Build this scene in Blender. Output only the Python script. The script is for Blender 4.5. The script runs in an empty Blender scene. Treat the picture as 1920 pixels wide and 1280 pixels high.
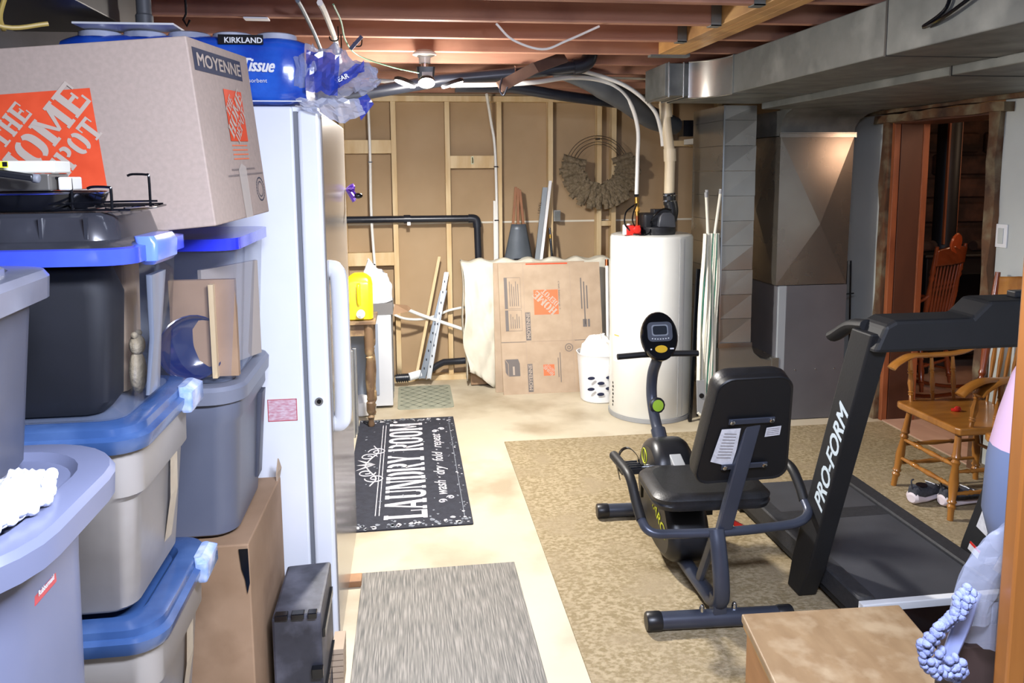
import bpy, bmesh, math, random
from mathutils import Vector, Matrix, Quaternion, noise
random.seed(7)
scn = bpy.context.scene
col = scn.collection
V = Vector
# ------------------------------------------------ camera, world, lights, exposure
def setup_camera():
    F, PX, PY = 1450.0, 960.0, 497.0
    yaw, pitch, roll = math.radians(7.65), math.radians(6.88), math.radians(0.44)
    fwd = V((math.sin(yaw)*math.cos(pitch), math.cos(yaw)*math.cos(pitch), -math.sin(pitch)))
    r0 = V((math.cos(yaw), -math.sin(yaw), 0)); u0 = r0.cross(fwd)
    R = r0*math.cos(roll) - u0*math.sin(roll); U = u0*math.cos(roll) + r0*math.sin(roll)
    cd = bpy.data.cameras.new('camera'); cam = bpy.data.objects.new('camera', cd); col.objects.link(cam)
    m = Matrix((R, U, -fwd)).transposed().to_4x4(); m.translation = V((0, 0, 1.62)); cam.matrix_world = m
    cd.sensor_width = 36; cd.lens = 36*F/1920; cd.shift_x = 0; cd.shift_y = -(640-PY)/1920
    cd.clip_start = 0.02
    scn.camera = cam
setup_camera()
w = bpy.data.worlds.new('world'); scn.world = w; w.use_nodes = True
w.node_tree.nodes['Background'].inputs[0].default_value = (0.62, 0.68, 0.9, 1)
w.node_tree.nodes['Background'].inputs[1].default_value = 0.22
scn.view_settings.view_transform = 'Standard'; scn.view_settings.look = 'None'
scn.view_settings.exposure = 0.0; scn.view_settings.gamma = 1.0; scn.view_settings.use_curve_mapping = False
def light(name, kind, loc, power, color, size=0.05, target=None, spot=None, sy=None):
    d = bpy.data.lights.new(name, kind); d.energy = power; d.color = color
    o = bpy.data.objects.new(name, d); o.location = loc; col.objects.link(o)
    if kind == 'AREA':
        d.size = size
        if sy: d.shape = 'RECTANGLE'; d.size_y = sy
    else: d.shadow_soft_size = size
    if spot: d.spot_size = math.radians(spot); d.spot_blend = 0.6
    if target is not None: o.rotation_euler = (V(target)-V(loc)).to_track_quat('-Z', 'Y').to_euler()
    return o
LAMPX, LAMPY = 0.10, 3.9
light('ceiling_lamp_light', 'SPOT', (LAMPX, LAMPY-.02, 1.99), 280, (1.0, 0.965, 0.90), 0.07, (LAMPX, LAMPY-.02, 0), spot=172)
light('ceiling_lamp_glow', 'POINT', (LAMPX, LAMPY-.02, 1.96), 60, (1.0, 0.93, 0.86), 0.07)
light('ceiling_tube_light', 'AREA', (0.35, 0.45, 2.17), 110, (0.74, 0.81, 1.0), 0.9, (0.35, 0.9, 0), sy=0.25)
light('ceiling_bulb_near', 'POINT', (0.5, 0.6, 2.0), 60, (0.74, 0.80, 1.0), 0.08)
light('far_room_light', 'POINT', (3.6, 3.2, 1.95), 22, (1.0, 0.62, 0.42), 0.12)
light('far_room_light_b', 'POINT', (5.3, 4.9, 1.8), 9, (1.0, 0.72, 0.5), 0.12)

# ------------------------------------------------ materials
def lin(c):
    if isinstance(c, str):
        c = c.lstrip('#'); c = [int(c[i:i+2], 16)/255 for i in (0, 2, 4)]
    return tuple([(x/12.92 if x <= 0.04045 else ((x+0.055)/1.055)**2.4) for x in c]) + (1.0,)
MATS = {}
def pm(name, c1, c2=None, scale=8, rough=0.5, metal=0.0, bump=0.0, bscale=None, stretch=(1, 1, 1), detail=4, lo=0.35, hi=0.65, coat=0.0, rvar=0.0, spec=0.5, emit=None, estr=0, c3=None, s3=3):
    m = bpy.data.materials.new(name); m.use_nodes = True; nt = m.node_tree; N = nt.nodes; L = nt.links
    b = N['Principled BSDF']; b.inputs['Base Color'].default_value = lin(c1)
    b.inputs['Roughness'].default_value = rough; b.inputs['Metallic'].default_value = metal
    b.inputs['Specular IOR Level'].default_value = spec
    if coat: b.inputs['Coat Weight'].default_value = coat; b.inputs['Coat Roughness'].default_value = 0.15
    if emit: b.inputs['Emission Color'].default_value = lin(emit); b.inputs['Emission Strength'].default_value = estr
    tc = N.new('ShaderNodeTexCoord'); mp = N.new('ShaderNodeMapping'); mp.inputs['Scale'].default_value = stretch
    L.new(tc.outputs['Object'], mp.inputs['Vector'])
    nz = N.new('ShaderNodeTexNoise'); nz.inputs['Scale'].default_value = scale; nz.inputs['Detail'].default_value = detail
    L.new(mp.outputs[0], nz.inputs['Vector'])
    if c2:
        cr = N.new('ShaderNodeValToRGB'); cr.color_ramp.elements[0].position = lo; cr.color_ramp.elements[1].position = hi
        cr.color_ramp.elements[0].color = lin(c1); cr.color_ramp.elements[1].color = lin(c2)
        L.new(nz.outputs['Fac'], cr.inputs[0]); out = cr.outputs[0]
        if c3:
            n3 = N.new('ShaderNodeTexNoise'); n3.inputs['Scale'].default_value = s3; n3.inputs['Detail'].default_value = 5
            L.new(tc.outputs['Object'], n3.inputs['Vector'])
            r3 = N.new('ShaderNodeMapRange'); r3.inputs[1].default_value = 0.48; r3.inputs[2].default_value = 0.7
            L.new(n3.outputs['Fac'], r3.inputs[0])
            mx = N.new('ShaderNodeMix'); mx.data_type = 'RGBA'; L.new(r3.outputs[0], mx.inputs[0]); L.new(out, mx.inputs[6])
            mx.inputs[7].default_value = lin(c3); out = mx.outputs[2]
        L.new(out, b.inputs['Base Color'])
    if rvar:
        mr = N.new('ShaderNodeMapRange'); mr.inputs[3].default_value = max(0.02, rough-rvar); mr.inputs[4].default_value = rough+rvar
        mr.inputs[1].default_value = 0.3; mr.inputs[2].default_value = 0.7
        L.new(nz.outputs['Fac'], mr.inputs[0]); L.new(mr.outputs[0], b.inputs['Roughness'])
    if bump:
        n2 = N.new('ShaderNodeTexNoise'); n2.inputs['Scale'].default_value = bscale or scale*3; n2.inputs['Detail'].default_value = 5
        L.new(mp.outputs[0], n2.inputs['Vector'])
        bp = N.new('ShaderNodeBump'); bp.inputs['Strength'].default_value = bump; bp.inputs['Distance'].default_value = 0.01
        L.new(n2.outputs['Fac'], bp.inputs['Height']); L.new(bp.outputs[0], b.inputs['Normal'])
    MATS[name] = m
    return m
def clear(name, tint, op=0.25, rough=0.12, edge=0.6):
    """see-through plastic: a transparent share, a tinted body and a glossy skin"""
    m = bpy.data.materials.new(name); m.use_nodes = True; nt = m.node_tree; N = nt.nodes; L = nt.links
    b = N['Principled BSDF']; b.inputs['Base Color'].default_value = lin(tint); b.inputs['Roughness'].default_value = rough
    tr = N.new('ShaderNodeBsdfTransparent'); mx = N.new('ShaderNodeMixShader'); lw = N.new('ShaderNodeLayerWeight'); lw.inputs[0].default_value = 0.35
    mr = N.new('ShaderNodeMapRange'); mr.inputs[3].default_value = op; mr.inputs[4].default_value = min(1, op+edge)
    nz = N.new('ShaderNodeTexNoise'); nz.inputs['Scale'].default_value = 9
    bp = N.new('ShaderNodeBump'); bp.inputs['Strength'].default_value = 0.15; L.new(nz.outputs['Fac'], bp.inputs['Height']); L.new(bp.outputs[0], b.inputs['Normal'])
    L.new(lw.outputs['Facing'], mr.inputs[0]); L.new(mr.outputs[0], mx.inputs[0]); L.new(tr.outputs[0], mx.inputs[1]); L.new(b.outputs[0], mx.inputs[2])
    L.new(mx.outputs[0], N['Material Output'].inputs['Surface']); MATS[name] = m
    return m
concrete = pm('concrete_floor', '#cdc3ae', '#bdb197', 1.6, 0.5, bump=0.06, bscale=14, detail=8, c3='#a5967d', s3=2.6, lo=.3, hi=.7)
studw = pm('pine_stud', '#d8c299', '#c7a97a', 5, 0.6, stretch=(3, 3, 0.5), bump=0.05)
joistw = pm('fir_joist', '#a37460', '#b2856e', 4, 0.7, stretch=(0.5, 5, 5), bump=0.06, spec=.25, c3='#7d574b', s3=2)
beamw = pm('laminated_beam_wood', '#c49a5e', '#ae8049', 5, 0.55, stretch=(5, 0.5, 5), bump=0.05, c3='#8b6438', s3=4)
subfl = pm('subfloor_board', '#6b4535', '#543527', 4, 0.7)
hardb = pm('brown_paper_sheathing', '#ad9474', '#a28968', 3, 0.8, detail=3, lo=.3, hi=.7)
zinc = pm('galvanised_duct', '#757977', '#636664', 5, 0.52, 0.55, bump=0.08, detail=7, c3='#838683', s3=6, rvar=0.1)
zincs = pm('bright_galvanised', '#b5b5b0', '#a6a5a0', 3, 0.24, 0.85, bump=0.012, bscale=3, rvar=0.05)
zincb = pm('brushed_plenum_metal', '#aaa59b', '#99938a', 2, 0.27, 0.85, bump=0.02, bscale=3, rvar=0.05)
grayp = pm('grey_furnace_enamel', '#65656a', '#5d5d62', 3, 0.42, 0.1)
darkin = pm('dark_block_wall', '#46454a', '#38373c', 3, 0.8, bump=0.2)
wallw = pm('white_wall_board', '#c6cbc9', '#bcc1c0', 2, 0.55)
roughw = pm('rough_barn_timber', '#6b4a30', '#453024', 6, 0.85, bump=0.6, bscale=18, stretch=(1, 1, .5), c3='#7d7159', s3=9)
orangew = pm('orange_stained_post', '#9c5a36', '#7c4328', 5, 0.5, stretch=(3, 3, .6))
white_e = pm('white_enamel', '#eef1f6', '#e8ecf3', 3, 0.22, coat=0.4)
white_p = pm('white_plastic', '#e9ebee', None, 3, 0.35)
freezw = pm('freezer_door_enamel', '#d9dade', '#d2d2d4', 2, 0.16, coat=0.3)
black_p = pm('black_plastic', '#15161a', '#1c1d22', 5, 0.38)
blackg = pm('black_gloss', '#0c0d11', None, 5, 0.14)
abs_b = pm('black_abs_pipe', '#181b24', '#20242e', 6, 0.32)
graph = pm('graphite_steel_tube', '#454a58', '#3d424f', 6, 0.34, 0.35)
chrome = pm('chrome', '#c8ccd2', None, 5, 0.16, 1.0)
brass = pm('brass', '#b08a45', '#96713a', 30, 0.3, 1.0)
copper = pm('copper', '#b06a45', '#8e5236', 30, 0.35, 1.0)
kraft = pm('kraft_cardboard', '#a8968a', '#a09084', 90, 0.75, bump=0.04, bscale=60)
kraft2 = pm('tan_cardboard', '#b8a38c', '#ac9780', 8, 0.78, bump=0.05, bscale=40)
brownc = pm('old_brown_cardboard', '#a6886c', '#927559', 4, 0.8, bump=0.12, c3='#8a6d52', s3=6)
orng = pm('orange_print', '#dd4f28', '#d2461f', 20, 0.6)
orng2 = pm('pale_orange_print', '#e6744a', None, 20, 0.6)
navy_pr = pm('dark_navy_print', '#3c4050', None, 20, 0.6)
gray_pr = pm('grey_print', '#6e6866', None, 20, 0.6)
kraft_pr = pm('kraft_lettering', '#b5a698', None, 20, 0.7)
# ------------------------------------------------ mesh builder
ORG = {}
def frame_from(d):
    d = d.normalized(); a = V((0, 0, 1)) if abs(d.z) < 0.9 else V((1, 0, 0))
    x = a.cross(d).normalized(); y = d.cross(x)
    return x, y
def smooth_path(pts, n=6, closed=False):
    P = [V(p) for p in pts]; out = []; k = len(P)
    rng = range(k) if closed else range(k-1)
    for i in rng:
        if closed: p0, p1, p2, p3 = P[(i-1) % k], P[i], P[(i+1) % k], P[(i+2) % k]
        else:
            p1, p2 = P[i], P[i+1]; p0 = P[i-1] if i else p1*2-p2; p3 = P[i+2] if i+2 < k else p2*2-p1
        for j in range(n):
            t = j/n
            out.append(0.5*((2*p1)+(p2-p0)*t+(2*p0-5*p1+4*p2-p3)*t*t+(3*p1-p0-3*p2+p3)*t**3))
    if not closed: out.append(P[-1])
    return out
class MB:
    def __init__(s): s.v = []; s.f = []; s.m = []; s.sm = []; s.mats = []
    def mi(s, m):
        if m not in s.mats: s.mats.append(m)
        return s.mats.index(m)
    def add(s, vs, fs, m, smooth=False):
        o = len(s.v); s.v += [V(p) for p in vs]; k = s.mi(m)
        for f in fs: s.f.append([o+i for i in f]); s.m.append(k); s.sm.append(smooth)
        return s
    def obox(s, o, ax, ay, az, m):
        o, ax, ay, az = V(o), V(ax), V(ay), V(az)
        if ax.cross(ay).dot(az) < 0: ax, ay = ay, ax
        vs = [o, o+ax, o+ax+ay, o+ay, o+az, o+ax+az, o+ax+ay+az, o+ay+az]
        return s.add(vs, [(3, 2, 1, 0), (4, 5, 6, 7), (0, 1, 5, 4), (1, 2, 6, 5), (2, 3, 7, 6), (3, 0, 4, 7)], m)
    def box(s, a, b, m):
        lo = [min(a[i], b[i]) for i in range(3)]; hi = [max(a[i], b[i]) for i in range(3)]
        return s.obox(lo, (hi[0]-lo[0], 0, 0), (0, hi[1]-lo[1], 0), (0, 0, hi[2]-lo[2]), m)
    def quad(s, a, b, c, d, m): return s.add([a, b, c, d], [(0, 1, 2, 3)], m)
    def rings(s, rings, m, smooth=True, caps=True, closed=False):
        n = len(rings[0]); vs = [p for r in rings for p in r]; fs = []
        K = len(rings)
        for i in range(K if closed else K-1):
            a = i*n; b = ((i+1) % K)*n
            for j in range(n): fs.append((a+j, a+(j+1) % n, b+(j+1) % n, b+j))
        s.add(vs, fs, m, smooth)
        if caps and not closed:
            s.add(list(rings[0]), [tuple(range(n))[::-1]], m); s.add(list(rings[-1]), [tuple(range(n))], m)
        return s
    def cyl(s, p0, p1, r0, m, r1=None, n=20, caps=True, smooth=True):
        p0, p1 = V(p0), V(p1); r1 = r0 if r1 is None else r1; x, y = frame_from(p1-p0)
        R = [[p+(x*math.cos(2*math.pi*i/n)+y*math.sin(2*math.pi*i/n))*r for i in range(n)] for p, r in ((p0, r0), (p1, r1))]
        return s.rings(R, m, smooth, caps)
    def tube(s, pts, r, m, n=10, closed=False, sm=0, caps=True, ry=None, up=None):
        P = smooth_path(pts, sm, closed) if sm else [V(p) for p in pts]
        k = len(P); R = []; X = None
        for i in range(k):
            if closed: d = P[(i+1) % k]-P[i-1]
            else: d = P[min(i+1, k-1)]-P[max(i-1, 0)]
            d = d.normalized()
            if up is not None:
                X = V(up).cross(d).normalized()
            elif X is None: X, _ = frame_from(d)
            else: X = (X-d*X.dot(d)).normalized()
            Y = d.cross(X); rr = r[i] if isinstance(r, (list, tuple)) else (r(i/(k-1)) if callable(r) else r)
            r2 = rr if ry is None else ry
            R.append([P[i]+X*math.cos(2*math.pi*j/n)*rr+Y*math.sin(2*math.pi*j/n)*r2 for j in range(n)])
        return s.rings(R, m, True, caps, closed)
    def lathe(s, prof, m, c=(0, 0, 0), axis=(0, 0, 1), n=28, smooth=True, caps=True):
        c = V(c); d = V(axis).normalized(); x, y = frame_from(d)
        R = [[c+d*z+(x*math.cos(2*math.pi*i/n)+y*math.sin(2*math.pi*i/n))*max(r, 1e-4) for i in range(n)] for r, z in prof]
        return s.rings(R, m, smooth, caps)
    def prism(s, poly, ext, m, smooth=False):
        P = [V(p) for p in poly]; e = V(ext); n = len(P)
        nrm = sum(((P[i]-P[0]).cross(P[(i+1) % n]-P[0]) for i in range(1, n-1)), V((0, 0, 0)))
        if nrm.dot(e) < 0: P = P[::-1]
        s.add(P, [tuple(range(n))[::-1]], m); s.add([p+e for p in P], [tuple(range(n))], m)
        s.add(P+[p+e for p in P], [(i, (i+1) % n, n+(i+1) % n, n+i) for i in range(n)], m, smooth)
        return s
    def loft(s, secs, m, c=(0, 0, 0), seg=5, caps=True, smooth=True, rot=0, cap0=True):
        """rounded rectangles (z, half x, half y, corner radius[, dx, dy])"""
        R = []; c = V(c)
        for q in secs:
            z, hx, hy, r = q[:4]; dx, dy = (q[4], q[5]) if len(q) > 4 else (0, 0); r = min(r, hx-1e-4, hy-1e-4); ring = []
            for k, (sx, sy) in enumerate(((1, 1), (-1, 1), (-1, -1), (1, -1))):
                for j in range(seg+1):
                    a = k*math.pi/2+j/seg*math.pi/2
                    p = V((sx*(hx-r)+r*math.cos(a)+dx, sy*(hy-r)+r*math.sin(a)+dy, z))
                    p.rotate(Quaternion((0, 0, 1), rot)); ring.append(c+p)
            R.append(ring)
        s.rings(R, m, smooth, False)
        n = len(R[0])
        if caps:
            if cap0: s.add(R[0], [tuple(range(n))[::-1]], m)
            s.add(R[-1], [tuple(range(n))], m)
        return s
    def ball(s, c, r, m, n=14, k=9):
        c = V(c); r = V((r, r, r)) if not hasattr(r, '__len__') else V(r)
        R = [[c+V((r.x*math.sin(a)*math.cos(2*math.pi*i/n), r.y*math.sin(a)*math.sin(2*math.pi*i/n), -r.z*math.cos(a))) for i in range(n)]
             for a in [max(.02, min(math.pi-.02, math.pi*j/k)) for j in range(k+1)]]
        return s.rings(R, m, True, True)
    def grid(s, fn, nu, nv, m, smooth=True, thick=0):
        vs = [V(fn(i/nu, j/nv)) for j in range(nv+1) for i in range(nu+1)]
        fs = [(j*(nu+1)+i, j*(nu+1)+i+1, (j+1)*(nu+1)+i+1, (j+1)*(nu+1)+i) for j in range(nv) for i in range(nu)]
        return s.add(vs, fs, m, smooth)
    def text(s, t, o, xd, yd, h, m, bold=0.0, width=None, shear=0.0, align='LEFT', lift=0.0006, sp=1.0):
        """flat lettering of cap height h laid along xd, upright along yd"""
        cu = bpy.data.curves.new('t', 'FONT'); cu.body = t; cu.size = 1; cu.align_x = align; cu.resolution_u = 3; cu.shear = shear; cu.space_character = sp
        ob = bpy.data.objects.new('t', cu); col.objects.link(ob)
        dg = bpy.context.evaluated_depsgraph_get(); me = bpy.data.meshes.new_from_object(ob.evaluated_get(dg))
        xd = V(xd).normalized(); yd = V(yd).normalized(); nn = xd.cross(yd).normalized()
        xs = [v.co.x for v in me.vertices] or [0, 1]
        k = h/0.70; kx = k if width is None else width/max(1e-4, (max(xs)-min(xs)))
        sh = [(0, 0)] if not bold else [(-bold, -bold*.5), (bold, -bold*.5), (0, bold*.5), (bold*.7, bold*.5), (-bold*.7, bold*.5)]
        for q, (a, b) in enumerate(sh):
            vs = [V(o)+xd*(v.co.x*kx+a*k)+yd*(v.co.y+b)*k+nn*(lift+q*.00012) for v in me.vertices]
            s.add(vs, [tuple(p.vertices) for p in me.polygons], m)
        bpy.data.objects.remove(ob); bpy.data.curves.remove(cu); bpy.data.meshes.remove(me)
        return s
    def slab(s, t, o, xd, yd, h, m, width, lift=.0006, stencil=False, gap=.10):
        """heavy slab serif capitals, drawn as polygons in a unit box"""
        xd = V(xd).normalized(); yd = V(yd).normalized(); nn = xd.cross(yd).normalized()
        W = {'M': 1.25, 'O': .95, 'A': 1.05, 'N': 1.0, 'R': 1.0, ' ': .45, 'U': .95, 'Y': 1.0, 'E': .82, 'L': .8, 'T': .9}
        tot = sum(W.get(c, .92)+gap for c in t)-gap; k = width/tot; x = 0; s_ = .27; f = .10; cut = .035 if stencil else 0
        for c in t:
            w = W.get(c, .92); P = []
            B = lambda a, b, c_, d: P.append([(a, b), (c_, b), (c_, d), (a, d)])
            def ring(x0, x1, y0, y1, a0, a1, tx, ty, n=12, e=.75):
                cx, cy, rx, ry = (x0+x1)/2, (y0+y1)/2, (x1-x0)/2, (y1-y0)/2; pr = None
                for i in range(n+1):
                    a = math.radians(a0+(a1-a0)*i/n); ca, sa = math.cos(a), math.sin(a)
                    ca = math.copysign(abs(ca)**e, ca); sa = math.copysign(abs(sa)**e, sa)
                    q = ((cx+rx*ca, cy+ry*sa), (cx+(rx-tx)*ca, cy+(ry-ty)*sa))
                    if pr: P.append([pr[0], q[0], q[1], pr[1]])
                    pr = q
            def stem(xa): B(xa, 0, xa+s_, 1); B(xa-.06, 0, xa, f); B(xa+s_, 0, xa+s_+.06, f); B(xa-.06, 1-f, xa, 1); B(xa+s_, 1-f, xa+s_+.06, 1)
            if c in 'TY' or c in 'HEDPRLMNU': pass
            if c == 'T': B(w/2-s_/2, 0, w/2+s_/2, 1); B(w/2-s_, 0, w/2+s_, f); B(0, .86, w, 1); B(0, .66, .08, .86); B(w-.08, .66, w, .86)
            elif c == 'H': stem(.06); stem(w-s_-.06); B(.06+s_, .45, w-s_-.06, .57)
            elif c == 'E': B(.0, 0, .06, f); B(0, 1-f, .06, 1); B(.06, 0, .06+s_, 1); B(.33, 0, w, .13); B(.33, .87, w, 1); B(.33, .44, w-.18, .56); B(w-.08, .13, w, .34); B(w-.08, .66, w, .87); B(w-.26, .36, w-.18, .64)
            elif c == 'L': B(.0, 0, .06, f); stem(.06); B(.33, 0, w, .13); B(w-.08, .13, w, .38)
            elif c == 'M': stem(.06); stem(w-s_-.06); P.append([(.30, 1), (.12, 1), (w/2-.06, .18), (w/2+.06, .18)]); P.append([(w/2-.06, .18), (w/2+.06, .18), (w-.12, 1), (w-.30, 1)])
            elif c == 'N': B(.06, 0, .2, 1); B(w-.2, 0, w-.06, 1); B(0, 0, .28, f); B(0, 1-f, .2, 1); B(w-.28, 1-f, w, 1); P.append([(.06, 1), (.34, 1), (w-.06, 0), (w-.34, 0)])
            elif c == 'O': ring(0, w, 0, 1, 90+cut*300, 270-cut*300, .29, .12); ring(0, w, 0, 1, -90+cut*300, 90-cut*300, .29, .12)
            elif c == 'D': stem(.06) if not stencil else B(.06, 0, .06+s_, 1); B(0, 0, .06, f); B(0, 1-f, .06, 1); ring(-.2+cut, w, 0, 1, -72, 72, .29, .12)
            elif c in 'PR':
                B(0, 0, .06, f); B(0, 1-f, .06, 1); B(.06, 0, .06+s_, 1); B(.33, 0, .39, f); ring(-.15, w-.02, .44, 1, -80, 80, .27, .12)
                if c == 'R': P.append([(.42, .5), (.66, .5), (w-.02, 0), (w-.28, 0)]); B(w-.28, 0, w+.03, f*.8)
            elif c == 'U': B(.06, .25, .06+s_, 1); B(w-.2, .25, w-.06, 1); B(0, 1-f, .4, 1); B(w-.28, 1-f, w, 1); ring(.06, w-.06, 0, .5, 180, 360, .2, .13)
            elif c == 'A': P.append([(.04, 0), (.18, 0), (w/2+.02, 1), (w/2-.12, 1)]); P.append([(w/2-.12, 1), (w/2+.12, 1), (w-.04, 0), (w-.34, 0)]); B(.22, .26, w-.34, .38); B(0, 0, .30, f); B(w-.42, 0, w, f)
            elif c == 'Y': B(w/2-s_/2, 0, w/2+s_/2, .5); B(w/2-.26, 0, w/2+.26, f); P.append([(0, 1), (.32, 1), (w/2+s_/2, .45), (w/2-s_/2, .45)]); P.append([(w-.2, 1), (w, 1), (w/2+s_/2, .45), (w/2, .45)]); B(w-.3, 1-f, w+.03, 1)
            for q, pl in enumerate(P):
                s.add([V(o)+xd*(x+a)*k+yd*b*h+nn*(lift+(q % 12)*.00004) for a, b in pl], [tuple(range(len(pl)))], m)
            x += w+gap
        return s
    def build(s, name, parent=None, bevel=0, seg=2, sub=0, solid=0, label=None):
        me = bpy.data.meshes.new(name); ob = bpy.data.objects.new(name, me)
        if parent is None:
            xs = [p.x for p in s.v]; ys = [p.y for p in s.v]; zs = [p.z for p in s.v]
            O = V(((min(xs)+max(xs))/2, (min(ys)+max(ys))/2, min(zs))); ob.location = O
        else: O = ORG[parent.name]
        me.from_pydata([p-O for p in s.v], [], s.f); me.update()
        sharp = True in s.sm
        for m in s.mats: me.materials.append(m)
        me.polygons.foreach_set('material_index', s.m); me.polygons.foreach_set('use_smooth', s.sm)
        if sharp: me.set_sharp_from_angle(angle=math.radians(38))
        col.objects.link(ob); ORG[ob.name] = O
        if parent is not None: ob.parent = parent
        if sub:
            q = ob.modifiers.new('s', 'SUBSURF'); q.levels = q.render_levels = sub
        if solid:
            q = ob.modifiers.new('t', 'SOLIDIFY'); q.thickness = solid; q.offset = 0
        if bevel:
            bm = bmesh.new(); bm.from_mesh(me); bmesh.ops.remove_doubles(bm, verts=bm.verts, dist=1e-5); bm.to_mesh(me); bm.free()
            q = ob.modifiers.new('b', 'BEVEL'); q.width = bevel; q.segments = seg; q.limit_method = 'ANGLE'; q.angle_limit = math.radians(35)
        if label: ob['label'] = label
        return ob
def thing(name, label, cat, loc=(0, 0, 0), group=None, local=False):
    o = bpy.data.objects.new(name, None); o.empty_display_size = 0.1; col.objects.link(o); o.location = loc
    ORG[o.name] = V((0, 0, 0)) if local else V(loc)
    o['label'] = label; o['category'] = cat
    if group: o['group'] = group
    return o
def tag(o, label, cat, group=None):
    o['label'] = label; o['category'] = cat
    if group: o['group'] = group
    return o
def struct(o): o['kind'] = 'structure'; return o
def dup(root, loc, rz=0, label=None):
    r = root.copy(); col.objects.link(r); r.location = loc; r.rotation_euler = (0, 0, rz)
    if label: r['label'] = label
    for ch in list(root.children):
        c = ch.copy(); col.objects.link(c); c.parent = r
        for g in ch.children:
            d = g.copy(); col.objects.link(d); d.parent = c
    return r
# ------------------------------------------------ the setting
m = MB(); m.box((-1.4, -0.6, -0.12), (3.02, 6.2, 0), concrete); struct(m.build('floor'))
far_fl = pm('far_room_floor', '#c9a691', '#b8937f', 4, 0.5)
m = MB(); m.box((3.02, 1.2, -0.12), (7.2, 6.8, -0.005), far_fl); struct(m.build('floor_far_room'))
# back wall: sheathing, seam, studs, plates, blocking
m = MB(); m.box((-1.4, 6.04, 0), (3.3, 6.1, 2.46), hardb); wb = struct(m.build('wall_back'))
seamm = pm('white_joint_line', '#d8d3c4', None, 5, 0.7)
m = MB(); m.box((-1.2, 6.034, 1.222), (3.0, 6.04, 1.236), seamm); m.build('seam', wb)
for x in (-.87, -.475, -.092, .312, .708, 1.108, 1.495, 1.612, 2.065, 2.47):
    m = MB(); m.box((x-.019, 5.95, .04), (x+.019, 6.034, 2.15), studw); m.build('stud', wb, bevel=.002)
m = MB(); m.box((-1.2, 5.945, 0), (3.0, 6.034, .04), studw); m.build('bottom_plate', wb, bevel=.002)
m = MB(); m.box((-1.2, 5.945, 2.15), (3.0, 6.034, 2.192), studw); m.build('top_plate', wb, bevel=.002)
for x0, x1, z, h in ((-.456, -.111, 1.765, .10), (.331, .689, 1.65, .095), (-.456, -.111, .915, .10), (1.514, 1.593, 1.19, .04), (2.084, 2.451, 1.81, .045), (1.514, 1.593, .62, .04)):
    m = MB(); m.box((x0, 5.955, z), (x1, 6.03, z+h), studw); m.build('blocking', wb, bevel=.002)
m = MB(); m.tube([(.50, 5.952, 1.73), (.50, 5.93, 1.715), (.50, 5.925, 1.70), (.50, 5.94, 1.69)], .004, pm('hook_metal', '#8b8a70', None, 5, .4, .8)); m.box((.49, 5.95, 1.68), (.51, 5.956, 1.74), MATS['hook_metal']); m.build('hook', wb)
# left wall
m = MB(); m.box((-1.4, -.6, 0), (-1.25, 6.04, 2.46), darkin); struct(m.build('wall_left'))
# ceiling: boards and joists
m = MB(); m.box((-1.4, -.6, 2.46), (3.3, 6.2, 2.5), subfl); ce = struct(m.build('ceiling'))
y = -.08
k = 0
while y < 6.0:
    x1 = 1.30 if y < 3.95 else 3.3
    m = MB(); m.box((-1.25, y, 2.215), (x1, y+.04, 2.46), joistw); m.build('joist', ce, bevel=.002)
    if y < 3.95:
        m = MB(); m.box((1.45, y, 2.225), (3.2, y+.04, 2.46), joistw); m.build('joist', ce, bevel=.002)
    y += .4025
m = MB()
for q in range(3): m.box((1.30+q*.05, 1.0, 2.215), (1.348+q*.05, 3.97, 2.455), beamw)
bm_ = m.build('beam', ce, bevel=.002)
for yy in (1.53, 1.93, 2.335, 2.74, 3.14, 3.54):
    m = MB(); m.obox((1.255, yy-.006, 2.21), (.045, 0, 0), (0, .052, 0), (0, 0, .004), zinc); m.box((1.255, yy-.006, 2.21), (1.298, yy-.003, 2.42), zinc); m.box((1.255, yy+.043, 2.21), (1.298, yy+.046, 2.42), zinc); m.build('joist_hanger', ce)
m = MB(); m.box((1.26, 3.95, 2.205), (1.47, 4.0, 2.30), zinc); m.build('beam_bracket', ce)
stone = pm('dark_stone_wall', '#3f2c26', '#241a18', 2.5, .85, stretch=(.6, .6, 3.5), bump=.9, bscale=5, detail=6, c3='#5d4034', s3=4)
# right wall with the rough doorway
def wr(y0, y1, z0, z1, name='panel', x0=3.02, x1=3.07, mt=None):
    m = MB(); m.box((x0, y0, z0), (x1, y1, z1), mt or wallw); return m.build(name, wrt)
m = MB(); m.box((3.02, 4.60, .02), (3.05, 6.04, 2.46), wallw)
wrt = struct(m.build('wall_right'))
wr(-.6, 3.62, 0, 2.46); wr(3.62, 4.60, 1.99, 2.46, 'header_panel')
seam2 = pm('panel_groove', '#8d9190', None, 5, .7)
for yy in (3.36, 2.75, 2.14): wr(yy, yy+.006, .1, 1.93, 'groove', 3.017, 3.02, seam2)
random.seed(3)
def rough_post(name, a, b, mt, jit=.008, n=14, axis=2):
    """hewn timber: a box whose edges wander"""
    a, b = V(a), V(b); R = []
    for i in range(n+1):
        t = i/n; q = [a.copy(), b.copy()]; z = a[axis]+(b[axis]-a[axis])*t
        o = [k for k in range(3) if k != axis]
        pts = []
        for u, v in ((a[o[0]], a[o[1]]), (b[o[0]], a[o[1]]), (b[o[0]], b[o[1]]), (a[o[0]], b[o[1]])):
            p = V((0, 0, 0)); p[axis] = z; p[o[0]] = u+random.uniform(-jit, jit); p[o[1]] = v+random.uniform(-jit, jit); pts.append(p)
        R.append(pts)
    m = MB(); m.rings(R, mt, False); return m.build(name, wrt)
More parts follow.
